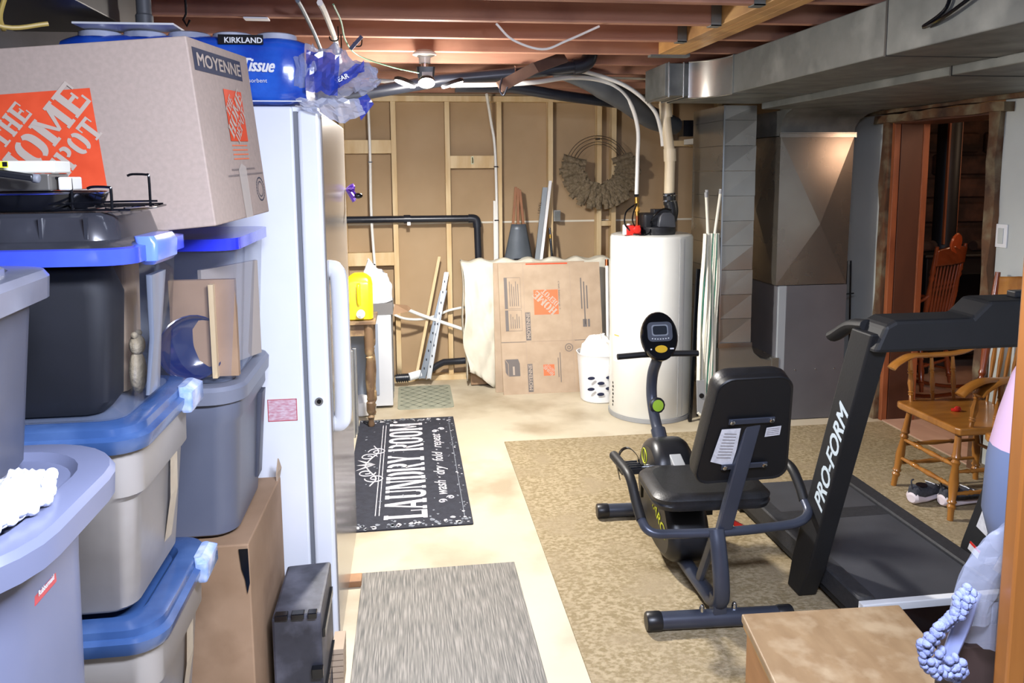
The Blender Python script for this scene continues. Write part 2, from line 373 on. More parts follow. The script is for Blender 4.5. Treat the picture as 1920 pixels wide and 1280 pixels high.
rough_post('rough_jamb', (2.985, 4.535, 0.0), (3.07, 4.60, 1.93), roughw)
rough_post('rough_jamb', (2.985, 3.62, 0.0), (3.07, 3.685, 1.93), roughw)
rough_post('rough_lintel', (2.965, 3.56, 1.905), (3.06, 4.66, 1.955), roughw, .006, 12, 1)
rough_post('rough_lintel', (2.975, 3.0, 1.962), (3.02, 4.95, 1.984), roughw, .005, 16, 1)
redw = pm('red_brown_board', '#5a3727', '#492b1f', 5, .5, stretch=(1, 1, .3))
m = MB(); m.box((3.055, 4.50, -.004), (3.20, 4.53, 1.92), redw); m.build('jamb_board', wrt, bevel=.002)
m = MB(); m.box((3.012, 4.50, -.004), (3.05, 4.532, 1.92), orangew); m.build('jamb_edge', wrt, bevel=.003)
m = MB(); m.box((3.20, 4.49, -.004), (3.24, 4.53, 1.95), orangew); m.build('jamb_post', wrt, bevel=.003)
m = MB(); m.box((3.05, 3.66, -.004), (3.20, 3.69, 1.92), redw); m.build('jamb_board', wrt, bevel=.002)
m = MB(); m.box((3.0, 3.69, 1.895), (3.30, 4.50, 1.925), redw); m.build('header_board', wrt, bevel=.002)
m = MB(); m.box((3.02, 3.70, -.001), (3.2, 4.5, .006), far_fl); m.build('sill', wrt)
m = MB(); m.box((3.24, 4.53, 0), (3.265, 6.8, 2.3), stone); m.build('partition', wrt)
m = MB(); m.box((2.985, 4.55, 0), (3.02, 6.0, .07), roughw); m.build('skirting', wrt)
m = MB(); m.box((2.995, -.6, 0), (3.02, 3.62, .05), roughw); m.build('skirting', wrt)
# far room
cream = pm('cream_ceiling', '#cbb78f', None, 4, .8)
m = MB(); m.box((3.42, 6.6, 0), (7.2, 6.75, 2.3), stone); wf = struct(m.build('wall_far_room'))
for zz, dx in ((.45, .1), (.72, .5), (1.0, .2), (1.22, .7), (1.45, .3), (1.66, .1), (1.86, .6)):
    m = MB()
    for q in range(5):
        xx = 3.5+dx+q*.78
        m.loft([(zz-.10, .34, .02, .03), (zz-.085, .36, .05, .03), (zz+.07, .36, .055, .03), (zz+.09, .34, .02, .03)], stone, (xx, 6.6, 0), 3, smooth=False)
    m.build('stone_course', wf)
m = MB(); m.box((7.1, 1.2, 0), (7.25, 6.75, 2.3), stone); struct(m.build('wall_far_room_right'))
m = MB(); m.box((3.07, 1.2, 2.06), (7.2, 6.75, 2.12), cream); struct(m.build('ceiling_far_room'))
m = MB(); m.box((3.09, .9, 0), (7.2, 1.2, 2.3), darkin); struct(m.build('wall_far_room_near'))
# ------------------------------------------------ floor coverings
carp = pm('beige_loop_carpet', '#a8987a', '#887858', 55, .95, bump=.5, bscale=90, stretch=(1, 1.3, 1), c3='#96866a', s3=5, lo=.38, hi=.6)
m = MB(); m.box((.545, -.3, 0), (3.0, 4.47, .007), carp); tag(m.build('carpet', bevel=.002), 'large beige patterned carpet covering the right part of the concrete floor', 'carpet')
def stripes_mat():
    m = bpy.data.materials.new('grey_streaked_mat'); m.use_nodes = True; nt = m.node_tree; N = nt.nodes; L = nt.links; b = N['Principled BSDF']; b.inputs['Roughness'].default_value = .6
    tc = N.new('ShaderNodeTexCoord'); mp = N.new('ShaderNodeMapping'); mp.inputs['Scale'].default_value = (240, 9, 1); L.new(tc.outputs['Object'], mp.inputs[0])
    nz = N.new('ShaderNodeTexNoise'); nz.inputs['Scale'].default_value = 1; nz.inputs['Detail'].default_value = 2; L.new(mp.outputs[0], nz.inputs[0])
    cr = N.new('ShaderNodeValToRGB'); e = cr.color_ramp.elements; e[0].position = .33; e[0].color = lin('#53524f'); e[1].position = .68; e[1].color = lin('#98928a')
    x = cr.color_ramp.elements.new(.5); x.color = lin('#75716a'); L.new(nz.outputs[0], cr.inputs[0]); L.new(cr.outputs[0], b.inputs['Base Color'])
    bp = N.new('ShaderNodeBump'); bp.inputs['Strength'].default_value = .3; bp.inputs['Distance'].default_value = .003; L.new(nz.outputs[0], bp.inputs['Height']); L.new(bp.outputs[0], b.inputs['Normal'])
    return m
m = MB(); m.box((-.217, 1.62, 0), (.407, 3.03, .006), stripes_mat()); tag(m.build('floor_mat', bevel=.002), 'grey finely streaked vinyl runner mat on the concrete beside the freezer', 'mat')
# laundry room mat
navy = pm('charcoal_mat', '#22242e', '#2b2d38', 30, .85, bump=.3, bscale=120)
matw = pm('worn_white_print', '#dcd9dc', '#b3b0b8', 40, .8)
wear = pm('grey_wear_print', '#8f949c', '#6c7079', 60, .85)
m = MB(); m.loft([(0, .305, .80, .01), (.007, .305, .80, .01)], navy, (-.036, 4.205, 0), 3, smooth=False)
lx0, lx1, ly0, ly1, lz = -.341, .269, 3.405, 5.005, .0073
Yd = (0, 1, 0); Xd = (-1, 0, 0)
m.slab('LAUNDRY ROOM', (.06, 3.50, lz), Yd, Xd, .205, matw, 1.40)
m.text('wash · dry · fold · repeat', (.165, 3.74, lz), Yd, Xd, .06, matw, width=.92, shear=.35, bold=.012)
for xx in (-.188, -.170):
    m.box((xx, 3.55, lz), (xx+.004, 4.88, lz+.0006), matw)
m.box((.232, 3.45, lz), (.235, 4.95, lz+.0006), wear)
random.seed(5)
for q in range(230):
    e = random.choice('nfrl'); t = random.random(); d = abs(random.gauss(0, .03))
    if e == 'n': x, y_ = lx0+t*.6, ly0+.012+d
    elif e == 'f': x, y_ = lx0+t*.6, ly1-.012-d
    elif e == 'r': x, y_ = lx1-.012-d, ly0+t*1.58
    else: x, y_ = lx0+.05+random.random()*.52, ly0+random.random()*1.58
    if not (lx0+.01 < x < lx1-.012 and ly0+.012 < y_ < ly1-.012): continue
    r = random.uniform(.003, .017) if e in 'nf' else random.uniform(.002, .009); n = 7
    m.add([(x+r*random.uniform(.4, 1.2)*math.cos(i*6.283/n), y_+r*random.uniform(.4, 1.5)*math.sin(i*6.283/n), lz+.0008) for i in range(n)], [tuple(range(n))], random.choice((wear, wear, matw)))
def scroll(cx, cy, s, flip, turns=1.3):
    P = []
    for i in range(26):
        a = i/25*turns*2*math.pi; r = s*(1-.75*i/25); P.append((cx+flip[0]*(r*math.cos(a)-s), cy+flip[1]*(r*math.sin(a)), lz+.001))
    m.tube(P, .0035, matw, 4)
for fy in (1, -1):
    scroll(-.205, 4.21+fy*.12, .05, (1, fy)); scroll(-.26, 4.21+fy*.20, .055, (-1, fy)); m.tube([(-.27, 4.21, lz), (-.24, 4.21+fy*.09, lz), (-.20, 4.21+fy*.2, lz), (-.23, 4.21+fy*.3, lz)], .004, matw, 4, sm=5)
for a in (-.5, 0, .5): m.add([(-.21, 4.21, lz+.001), (-.27, 4.21+a*.08-.012, lz+.001), (-.315, 4.21+a*.16, lz+.001), (-.27, 4.21+a*.08+.012, lz+.001)], [(0, 1, 2, 3)], matw)
for yy in (3.67, 4.72): scroll(.16, yy, .022, (1, 1)); scroll(.16, yy+.04, .02, (-1, 1))
tag(m.build('laundry_mat'), 'black distressed mat with white LAUNDRY ROOM lettering on the concrete', 'mat')
# diamond mat
gmat = pm('sage_grey_mat', '#9a9c8a', '#8d907f', 8, .8); gline = pm('mat_trellis_line', '#7b7f70', None, 8, .8)
m = MB(); cx, cy, hx, hy = .095, 5.505, .195, .285
m.loft([(0, hx, hy, .03), (.006, hx, hy, .03)], gmat, (cx, cy, 0), 4, smooth=False)
def cliptrellis(c, s):
    t0, t1 = -9, 9
    # line x = cx + t, y = cy + s*1.15*(t - c)
    lo = max(-hx+.02, (-hy+.02)/1.15+c if s > 0 else c-(hy-.02)/1.15); hi = min(hx-.02, (hy-.02)/1.15+c if s > 0 else c+(hy-.02)/1.15)
    if hi > lo+.02:
        a = V((cx+lo, cy+s*1.15*(lo-c), .0066)); b = V((cx+hi, cy+s*1.15*(hi-c), .0066)); d = (b-a).normalized(); nrm = V((-d.y, d.x, 0))*.0045
        m.quad(a-nrm, b-nrm, b+nrm, a+nrm, gline)
for q in range(-5, 6):
    cliptrellis(q*.085, 1); cliptrellis(q*.085, -1)
tag(m.build('door_mat'), 'small sage grey mat with diamond trellis pattern near the back wall', 'mat')
# ------------------------------------------------ freezer
fz = thing('upright_freezer', 'tall white upright freezer with big loop handle and a lock on its side', 'freezer', (-.63, 2.95, 0))
gask = pm('grey_gasket', '#6f7278', None, 4, .6)
m = MB(); m.box((-1.02, 2.48, .03), (-.343, 3.36, 1.825), white_e); m.build('body', fz, bevel=.008)
m = MB(); m.box((-.343, 2.488, .05), (-.330, 3.35, 1.81), gask); m.build('door_seal', fz)
m = MB(); m.box((-.330, 2.48, .03), (-.262, 3.36, 1.815), white_e); dr_ = m.build('door', fz, bevel=.012, seg=3)
m = MB(); m.box((-.264, 2.492, .04), (-.2575, 3.35, 1.805), pm('dimmed_door_white', '#a9a49f', '#a19c97', 2, .2, .55)); m.build('dimmed_front_skin', dr_, bevel=.003)  # added skin: greyer colour puts dim reflections into the white door front
m = MB(); m.tube([(-.262, 2.57, 1.31), (-.238, 2.56, 1.303), (-.228, 2.555, 1.26), (-.226, 2.55, 1.05), (-.228, 2.555, .84), (-.238, 2.56, .797), (-.262, 2.57, .79)], .018, white_e, 14, sm=6, ry=.030); m.build('handle', fz)
m = MB(); m.cyl((-.296, 2.481, .893), (-.296, 2.474, .893), .013, chrome); m.cyl((-.296, 2.474, .893), (-.296, 2.472, .893), .007, blackg); m.build('lock', fz)
m = MB(); m.box((-.42, 2.5, 1.80), (-.27, 2.56, 1.826), white_p); m.build('hinge_cover', fz, bevel=.005)
stk = pm('red_white_sticker', '#dcc6cf', '#c98e9c', 60, .5, stretch=(1, 1, 3)); redp = pm('red_print', '#c43d46', None, 5, .5)
m = MB(); m.box((-.457, 2.4785, .833), (-.366, 2.48, .905), stk)
for z in (.833, .903): m.box((-.457, 2.4778, z), (-.366, 2.4786, z+.002), redp)
for x in (-.457, -.368): m.box((x, 2.4778, .833), (x+.002, 2.4786, .905), redp)
m.build('sticker', fz)
for x in (-.95, -.30):
    for y in (2.56, 3.28): m = MB(); m.cyl((x, y, 0), (x, y, .03), .02, black_p); m.build('foot', fz)
blockw = pm('pine_offcut', '#a9805c', '#8f6746', 8, .6)
for i, (x, y, l) in enumerate(((-.245, 2.96, 'small brown wood block on the floor under the freezer door'), (-.30, 2.44, 'wood offcut poking out below the near bottom corner of the freezer'))):
    m = MB(); m.box((x-.05, y-.03, 0), (x+.03, y+.035, .026), blockw); tag(m.build('wood_block', bevel=.003), l, 'wood block')
purp = pm('purple_plastic', '#6a35b8', '#4c2390', 40, .35)
m = MB()
for q in range(7):
    a = q*.9; m.tube([(-.25, 3.34, 1.55), (-.235, 3.33+.01*math.cos(a), 1.545+.02*math.sin(a)), (-.222, 3.33+.025*math.cos(a), 1.535+.035*math.sin(a))], .008, purp, 6, sm=3)
m.ball((-.205, 3.32, 1.525), (.02, .012, .012), blackg)
tag(m.build('pull_bow'), 'small purple fuzzy magnet clip on the freezer door edge', 'magnet')
# ------------------------------------------------ tissue pack on the freezer
bluef = pm('blue_wrapper_film', '#1f4fc4', '#1840a8', 5, .16, bump=.25, bscale=9, coat=.6, c3='#2f6ad8', s3=7)
filmw = pm('white_wrap_film', '#c4c9d8', '#9aa2b8', 10, .2, bump=.3, coat=.5)
blk_pr = pm('black_print', '#101118', None, 5, .3)
tp = thing('tissue_pack', 'big blue wrapped pack of toilet tissue lying on top of the freezer', 'tissue pack', (-.6, 2.62, 1.827))
m = MB()
X0, X1, Y0, Y1, Z0, Z1 = -1.0, -.30, 2.455, 2.74, 1.827, 2.035
R = []
for i in range(29):
    t = i/28; x = X0+(X1-X0)*t; sc = 1-.07*abs(math.sin(t*math.pi*5))**.3 if False else 1-.012*math.cos(t*math.pi*12)
    e = min(1, min(t, 1-t)*9); e = .86+.14*math.sin(e*math.pi/2); ring = []
    for j in range(24):
        a = 2*math.pi*j/24; c, s_ = math.cos(a), math.sin(a)
        sx = abs(c)**.35*(1 if c > 0 else -1); sz = abs(s_)**.35*(1 if s_ > 0 else -1)
        y = (Y0+Y1)/2+(Y1-Y0)/2*sx*e*sc; z = Z0+(Z1-Z0)/2+(Z1-Z0)/2*sz*e
        z = max(z, Z0+.001); ring.append(V((x, y, z)))
    R.append(ring)
m.rings(R, bluef)
fy = Y0-.0045
m.quad((-.545, fy, 2.003), (-.415, fy, 2.003), (-.415, fy, 2.031), (-.545, fy, 2.031), blk_pr)
m.text('KIRKLAND', (-.528, fy-.001, 2.007), (1, 0, 0), (0, 0, 1), .016, white_p, bold=.025, width=.108)
m.text('Bath Tissue', (-.565, fy, 1.93), (1, 0, -.04), (.1, 0, 1), .038, white_p, bold=.03, width=.175, shear=.3)
m.text('Ultra soft · absorbent', (-.56, fy, 1.892), (1, 0, 0), (0, 0, 1), .012, white_p, width=.15)
m.quad((-.6, fy, 1.836), (-.31, fy, 1.836), (-.31, fy, 1.839), (-.6, fy, 1.839), white_p)
m.build('wrapped_body', tp)
for q in range(5):
    m = MB(); m.lathe([(.001, 0), (.052, 0), (.060, -.004), (.062, -.02)], filmw, (-.90+q*.128, 2.53, 2.045), n=20); m.build('roll_top', tp)
film = clear('crinkled_clear_film', '#b9c2dd', .32, .08, .5)
film2 = clear('blue_printed_film', '#1d3fae', .75, .1, .2)
def crumple(u, v, amp=.014, sd=0): return noise.noise(V((u*5+sd, v*5, sd)))*amp+noise.noise(V((u*13, v*13+sd, 3)))*amp*.6
m = MB()
def tail(u, v):  # tube of film narrowing to the right
    a = v*2*math.pi; w = 1-u**1.6*.78
    x = -.335+u*.25; cz = 1.935-u*.015
    return (x+crumple(u, v, .02, 4), 2.58+(.125*w+crumple(u, v, .035))*math.cos(a)-u*.05, max(cz+(.10*w+crumple(u, v, .035, 9))*math.sin(a), 1.832 if x < -.25 else 0))
m.grid(tail, 16, 26, film, False); m.build('loose_wrapper', tp)
m = MB()
m.grid(lambda u, v: (-.30+u*.10+v*.01, 2.448-.035*u+crumple(u, v, .012, 2), 1.87+v*.12-u*.02+crumple(u, v, .01, 7)), 8, 8, film2, False)
m.grid(lambda u, v: (-.22+u*.10, 2.44+crumple(u, v, .02, 5), 1.865+u*.06+v*.035+crumple(u, v, .01, 1)), 8, 5, film2, False)
m.text('SEAR', (-.205, 2.425, 1.888), (1, 0, .45), (-.45, 0, 1), .014, white_p, bold=.02)
m.build('printed_wrapper', tp)
m = MB()
m.grid(lambda u, v: (-.33+u*.19+v*.02, 2.462-.02*u+crumple(u, v, .02, 11), 1.845-v*.075*(1-abs(u-.6))+crumple(u, v, .012, 3)), 12, 7, clear('milky_film', '#c9cede', .55, .12, .4), False)
m.grid(lambda u, v: (-.155+u*.04+v*.02, 2.452+crumple(u, v, .01, 15), 1.84-v*.06*(1-u*.5)+.02*u), 5, 5, film2, False)
m.build('hanging_wrapper', tp)
m = MB(); m.obox((-.93, 2.40, 2.046), (.27, .02, .004), (0, .12, 0), (0, 0, .006), white_p); tag(m.build('foam_sheet', bevel=.001), 'thin white sheet lying on the left end of the tissue pack', 'sheet')
m = MB(); m.lathe([(.026, 0), (.026, .05), (.022, .055), (.022, .10), (.018, .105), (.018, .16)], pm('grey_fitting', '#55585c', None, 4, .5), (-.80, 2.62, 2.062)); tag(m.build('pipe_fitting'), 'grey plastic pipe fitting standing above the left end of the tissue pack', 'pipe fitting')
# ------------------------------------------------ big carton, tilted
def hd_logo(m, o, u, v, s, mt_sq, mt_tx, the=True, rot=45, lift=.0008):
    """orange square (lower left corner o, side s) with stencil words on the diagonal"""
    o, u, v = V(o), V(u).normalized(), V(v).normalized(); n = u.cross(v).normalized()*lift
    m.quad(o+n, o+u*s+n, o+u*s+v*s+n, o+v*s+n, mt_sq)
    c = o+u*s/2+v*s/2; a = math.radians(rot); xd = u*math.cos(a)+v*math.sin(a); yd = v*math.cos(a)-u*math.sin(a)
    L = lift*1.8
    if the: m.slab('THE', c-xd*.32*s+yd*.26*s, xd, yd, .20*s, mt_tx, .46*s, L, True)
    m.slab('HOME', c-xd*.56*s-yd*.09*s, xd, yd, .31*s, mt_tx, 1.16*s, L, True)
    m.slab('DEPOT', c-xd*.42*s-yd*.36*s, xd, yd, .23*s, mt_tx, .86*s, L, True)
bx = thing('moving_carton', 'large brown moving carton with big orange logo resting tilted on the totes', 'carton', (-.7, 2.0, 1.47))
tl = math.radians(4.8)
O = V((-.425, 1.80, 1.505)); Wd = V((-math.cos(tl), .0, -math.sin(tl))); Up = V((-math.sin(tl)*1.2, 0, math.cos(tl))).normalized(); Dd = V((.05, .39, .012))
m = MB(); WL = .58; HT = .415
m.obox(O, Wd*WL, Dd, Up*HT, kraft)
lo = O+Wd*.425+Up*.108-V((0, .0012, 0)); hd_logo(m, lo, -Wd, Up, .212, orng, kraft_pr)
m.text('dgers', O+Wd*.40+Up*.052-V((0, .001, 0)), -Wd, Up, .026, navy_pr, bold=.02, width=.16)
nn = V((.001, 0, 0)); Dn = Dd.normalized()
a = O+Dn*.02+Up*.345+nn; m.quad(a, a+Dn*.31, a+Dn*.31+Up*.05, a+Up*.05, navy_pr)
m.text('MOYENNE', O+Dn*.035+Up*.356+nn*1.2, Dn, Up, .029, kraft_pr, bold=.03, width=.28)
a = O+Dn*.175+Up*.19+nn; hd_logo(m, a, Dn, Up, .125, orng, kraft_pr)
for q in range(4): a = O+Dn*.18+Up*(.178-q*.011)+nn; m.quad(a, a+Dn*.11, a+Dn*.11+Up*.003, a+Up*.003, orng2)
for q, w_ in enumerate((.17, .26)):
    a = O+Dn*(.15-q*.03)+Up*(.118-q*.014)+nn; m.text('XX'*12, a, Dn, Up, .005, navy_pr, width=w_)
for q in range(24):
    b0 = q/24*6.283; b1 = (q+.8)/24*6.283; c = O+Dn*.345+Up*.065+nn
    for r0, r1 in ((.028, .032), (.018, .021)):
        m.quad(c+Dn*r0*math.cos(b0)+Up*r0*math.sin(b0), c+Dn*r1*math.cos(b0)+Up*r1*math.sin(b0), c+Dn*r1*math.cos(b1)+Up*r1*math.sin(b1), c+Dn*r0*math.cos(b1)+Up*r0*math.sin(b1), navy_pr)
m.build('box_body', bx, bevel=.003)
tapem = clear('packing_tape', '#d8cfc4', .45, .15, .3)
m = MB(); a = O+Dn*.20+V((.0022, 0, 0)); m.add([a, a+Dn*.05, a+Dn*.05+Up*.125+Dn*.002, a+Dn*.02+Up*.135, a+Up*.12-Dn*.004], [(0, 1, 2, 3, 4)], tapem); m.build('packing_tape', bx)
# ------------------------------------------------ storage totes
bluelid = pm('cobalt_lid_rim', '#4257e0', '#3648cf', 6, .22, coat=.5)
bluelid2 = pm('translucent_blue_lid', '#34507f', '#283e66', 5, .25, coat=.35, c3='#4a6490', s3=6)
blackt = pm('black_tote_lid', '#25262b', '#36373d', 6, .25, coat=.4)
beiget = pm('beige_grey_tote', '#a09b96', '#918b85', 3, .35, bump=.03, c3='#827c76', s3=5)
greyt = pm('slate_grey_tote', '#686d7c', '#5d6272', 3, .38, bump=.02)
greyl = pm('blue_grey_tote', '#6b7088', '#646980', 3, .32, bump=.02)
charct = pm('charcoal_tote', '#4a4d5a', '#3d404b', 4, .4, bump=.03)
clr = clear('clear_tote_plastic', '#8f9bb5', .06, .06, .5)
smoke = clear('smoky_tote_plastic', '#20242e', .35, .08, .4)
def lidrim(m, c, hx, hy, z, h, r, mt, lip=.012):
    m.loft([(z-h, hx+lip*.6, hy+lip*.6, r), (z-h*.7, hx+lip, hy+lip, r), (z-h*.45, hx+lip*1.1, hy+lip*1.1, r), (z-h*.35, hx+lip*.3, hy+lip*.3, r), (z-h*.08, hx+lip*.2, hy+lip*.2, r), (z, hx-lip*.3, hy-lip*.3, r), (z, hx-lip*2.5, hy-lip*2.5, r*.8), (z-.012, hx-lip*3.2, hy-lip*3.2, r*.75)], mt, c, 6)
# stack A
ax, ay, ahx, ahy = -.795, 1.615, .295, .175
A1 = thing('storage_tote', 'clear tote with dark contents under black lid with cobalt rim, atop the front stack', 'storage tote', (ax, ay, 1.16), group=None)
m = MB(); m.loft([(1.172, ahx-.03, ahy-.025, .04), (1.18, ahx-.022, ahy-.018, .05), (1.46, ahx, ahy, .05), (1.475, ahx+.008, ahy+.008, .05)], clear('dusky_tote_plastic', '#30353f', .05, .06, .3), (ax, ay, 0), 5, caps=False); m.loft([(1.171, ahx-.03, ahy-.025, .04), (1.174, ahx-.03, ahy-.025, .04)], clr, (ax, ay, 0), 5); m.build('bin', A1)
m = MB(); m.loft([(1.462, ahx+.006, ahy+.006, .05), (1.462, ahx+.016, ahy+.016, .055), (1.49, ahx+.016, ahy+.016, .055), (1.492, ahx+.004, ahy+.004, .05)], bluelid, (ax, ay, 0), 6); m.build('rim', A1)
m = MB(); m.loft([(1.49, ahx+.006, ahy+.006, .05), (1.50, ahx-.008, ahy-.008, .05), (1.503, ahx-.025, ahy-.025, .05), (1.545, ahx-.035, ahy-.035, .05), (1.552, ahx-.045, ahy-.045, .04)], blackt, (ax, ay, 0), 6)
for q in range(-3, 4): m.box((ax+q*.075-.003, ay-ahy+.026, 1.506), (ax+q*.075+.003, ay-ahy+.032, 1.545), blackt)
m.build('lid', A1)
m = MB(); m.loft([(1.452, .010, .06, .006), (1.46, .018, .07, .01), (1.492, .020, .07, .01), (1.506, .018, .066, .01, -.006, 0)], pm('periwinkle_latch', '#5f7ce8', None, 5, .2, coat=.5), (ax+ahx+.016, ay-.035, 0), 4); m.build('latch', A1, label='light blue latch')
m = MB(); m.loft([(1.19, .004, .035, .003, -.015, .01), (1.3, .005, .025, .003, -.004, .01), (1.43, .006, .045, .003, .008, .0)], pm('grey_latch_strap', '#666d7b', None, 5, .3, coat=.4), (ax+ahx, ay-.03, 0), 3); m.build('strap', A1)
darkf = pm('black_cloth', '#0c0d12', '#15161d', 5, .7, bump=.3, bscale=6)
m = MB(); m.loft([(1.178, .23, .045, .03), (1.2, .247, .055, .03), (1.40, .262, .06, .04), (1.45, .25, .05, .05)], darkf, (-.805, ay-.085, 0), 5); tag(m.build('black_bag'), 'black bag filling the left of the tote with the black lid', 'bag')
m = MB(); m.loft([(1.178, .10, .05, .01), (1.45, .11, .05, .01)], kraft2, (-.68, ay+.075, 0), 3, smooth=False); tag(m.build('small_carton'), 'brown cardboard piece standing inside the topmost front tote', 'carton')
toym = pm('beige_plush', '#b0a287', '#97886c', 30, .9, bump=.5)
m = MB(); m.ball((-.548, ay+.0, 1.225), (.016, .024, .045), toym); m.ball((-.546, ay+.0, 1.28), (.015, .02, .022), toym); m.ball((-.546, ay-.012, 1.302), .007, toym); m.ball((-.546, ay+.012, 1.302), .007, toym); tag(m.build('plush_toy'), 'beige plush toy seen through the clear side of the topmost front tote', 'toy')
def beige_tote(z0, z1, dx, dy, lab, tape=True):
    t = thing('storage_tote', lab, 'storage tote', (ax+dx, ay+dy, z0)); c = (ax+dx, ay+dy, 0)
    m = MB(); H = z1-z0-.045
    m.loft([(z0, ahx-.04, ahy-.03, .04), (z0+.008, ahx-.032, ahy-.024, .04), (z0+H*.68, ahx-.012, ahy-.006, .045), (z0+H*.72, ahx-.002, ahy+.004, .045), (z0+H, ahx, ahy+.008, .045)], beiget, c, 5)
    m.box((c[0]+.15, ay+dy-ahy-.012, z0+H*.86), (c[0]+.156, ay+dy-ahy, z1-.045), beiget); m.build('bin', t)
    m = MB(); lidrim(m, c, ahx+.004, ahy+.010, z1, .05, .06, bluelid2, .016); m.build('lid', t)
    m = MB(); m.loft([(z1-.055, .010, .045, .006), (z1-.045, .014, .05, .008), (z1-.01, .014, .05, .008), (z1, .008, .04, .008, -.01, 0)], pm('clear_blue_latch', '#7f9bd0', '#c7d3ea', 25, .12, coat=.6), (c[0]+ahx+.022, c[1]+.11, 0), 4); m.build('latch', t)
    if tape:
        m = MB(); tx = c[0]+ahx+.002; yb = c[1]+.03
        m.add([(tx-.03, yb, z0+.05), (tx-.03, yb+.05, z0+.045), (tx-.012, yb+.052, z0+.15), (tx-.004, yb+.05, z1-.05), (tx-.004, yb+.005, z1-.05), (tx-.012, yb, z0+.15)], [(0, 1, 2, 5), (5, 2, 3, 4)], pm('masking_tape', '#c2b49c', '#b1a28a', 14, .5))
        m.build('tape', t)
    return t
beige_tote(.795, 1.17, 0, -.0, 'beige grey tote under translucent blue lid, second from the top of the front stack')
beige_tote(.415, .785, .012, .0, 'beige grey tote with scuffed blue lid, third down in the front stack')
beige_tote(.03, .405, .02, .01, 'beige grey tote at the very bottom of the front stack', False)
m = MB(); m.box((-1.15, 1.40, 0), (-.45, 1.84, .028), blockw); tag(m.build('plywood_base', bevel=.003), 'flat board on the floor under the front stack of totes', 'board')
# things on the black lid
pan = thing('roasting_pan', 'black oval pan with pale rim lines on the black tote lid', 'pan', (-.68, 1.56, 1.553))
m = MB(); R = []
for z, k in ((1.554, .8), (1.558, .92), (1.580, 1.0), (1.588, 1.03), (1.590, .99), (1.583, .93), (1.57, .85)):
    R.append([V((-.70+.135*k*math.cos(a*6.283/32), 1.56+.08*k*math.sin(a*6.283/32), z)) for a in range(32)])
m.rings(R, blackg); m.build('pan_body', pan)
m = MB(); m.tube([V((-.70+.138*math.cos(a*6.283/32), 1.56+.083*math.sin(a*6.283/32), 1.588)) for a in range(32)], .0025, chrome, 6, closed=True); m.build('pan_rim', pan)
rack = thing('wire_rack', 'black wire roasting rack with curled handles on the black tote lid', 'rack', (-.56, 1.6, 1.553))
m = MB(); r = .0022
m.tube([(-.655, 1.50, 1.557), (-.50, 1.49, 1.557), (-.485, 1.56, 1.557), (-.50, 1.70, 1.557), (-.655, 1.70, 1.557)], r, blackg, 6, closed=True)
for q in range(5): m.tube([(-.64+q*.032, 1.495, 1.560), (-.64+q*.032, 1.70, 1.560)], r*.8, blackg, 6)
for q in range(3): m.tube([(-.655, 1.54+q*.055, 1.562), (-.49, 1.54+q*.055, 1.562)], r*.8, blackg, 6)
m.tube([(-.655, 1.495, 1.568), (-.52, 1.49, 1.572), (-.455, 1.50, 1.572)], r, blackg, 6)
m.build('grid_wire', rack)
for px, py, h in ((-.60, 1.495, .052), (-.53, 1.487, .036), (-.505, 1.62, .058)):
    m = MB(); m.tube([(px, py, 1.557), (px, py, 1.557+h), (px-.004, py, 1.562+h), (px-.03, py, 1.563+h), (px-.04, py, 1.560+h)], r*1.2, blackg, 6, sm=3); m.build('handle', rack)
adp = thing('power_adapter', 'grey metal box with a yellow warning label and a black cord on the pan', 'power supply', (-.75, 1.5, 1.59))
ygl = pm('yellow_label', '#d7d628', None, 5, .5); grym = pm('grey_metal_case', '#8d8a84', '#79766f', 6, .3, .6)
m = MB(); m.obox((-.86, 1.47, 1.593), (.235, 0, 0), (0, .08, 0), (0, 0, .03), grym); m.obox((-.86, 1.47, 1.624), (.24, .01, 0), (0, .07, 0), (0, 0, .022), pm('pale_case', '#c9c8bb', None, 5, .4)); m.build('case', adp, bevel=.003)
m = MB()
for q in range(4): m.quad((-.735+q*.012, 1.468, 1.636), (-.727+q*.012, 1.468, 1.636), (-.727+q*.012, 1.468, 1.644), (-.735+q*.012, 1.468, 1.644), blk_pr)
m.quad((-.74, 1.4685, 1.634), (-.69, 1.4685, 1.634), (-.69, 1.4685, 1.645), (-.74, 1.4685, 1.645), ygl); m.build('label', adp)
m = MB(); m.obox((-.62, 1.49, 1.593), (.022, 0, 0), (0, .05, 0), (0, 0, .024), pm('pale_case2', '#cbc9c0', None, 5, .4)); tag(m.build('white_block', bevel=.003), 'small pale block standing right of the grey metal box', 'block')
m = MB(); m.obox((-.86, 1.43, 1.645), (.225, 0, -.035), (0, .02, 0), (0, 0, .012), black_p); m.cyl((-.64, 1.44, 1.616), (-.628, 1.44, 1.614), .008, gask); tag(m.build('black_bar', bevel=.003), 'black rounded bar lying slanted across the grey metal box', 'bar')
m = MB(); m.tube([(-.80, 1.42, 1.64), (-.75, 1.40, 1.63), (-.715, 1.40, 1.59), (-.70, 1.395, 1.55), (-.73, 1.385, 1.50), (-.76, 1.38, 1.47), (-.80, 1.375, 1.44)], .004, blackg, 8, sm=5); m.tube([(-.80, 1.44, 1.655), (-.77, 1.41, 1.63), (-.755, 1.40, 1.60), (-.765, 1.40, 1.56), (-.80, 1.39, 1.53)], .003, blackg, 8, sm=5); m.build('cord', adp)
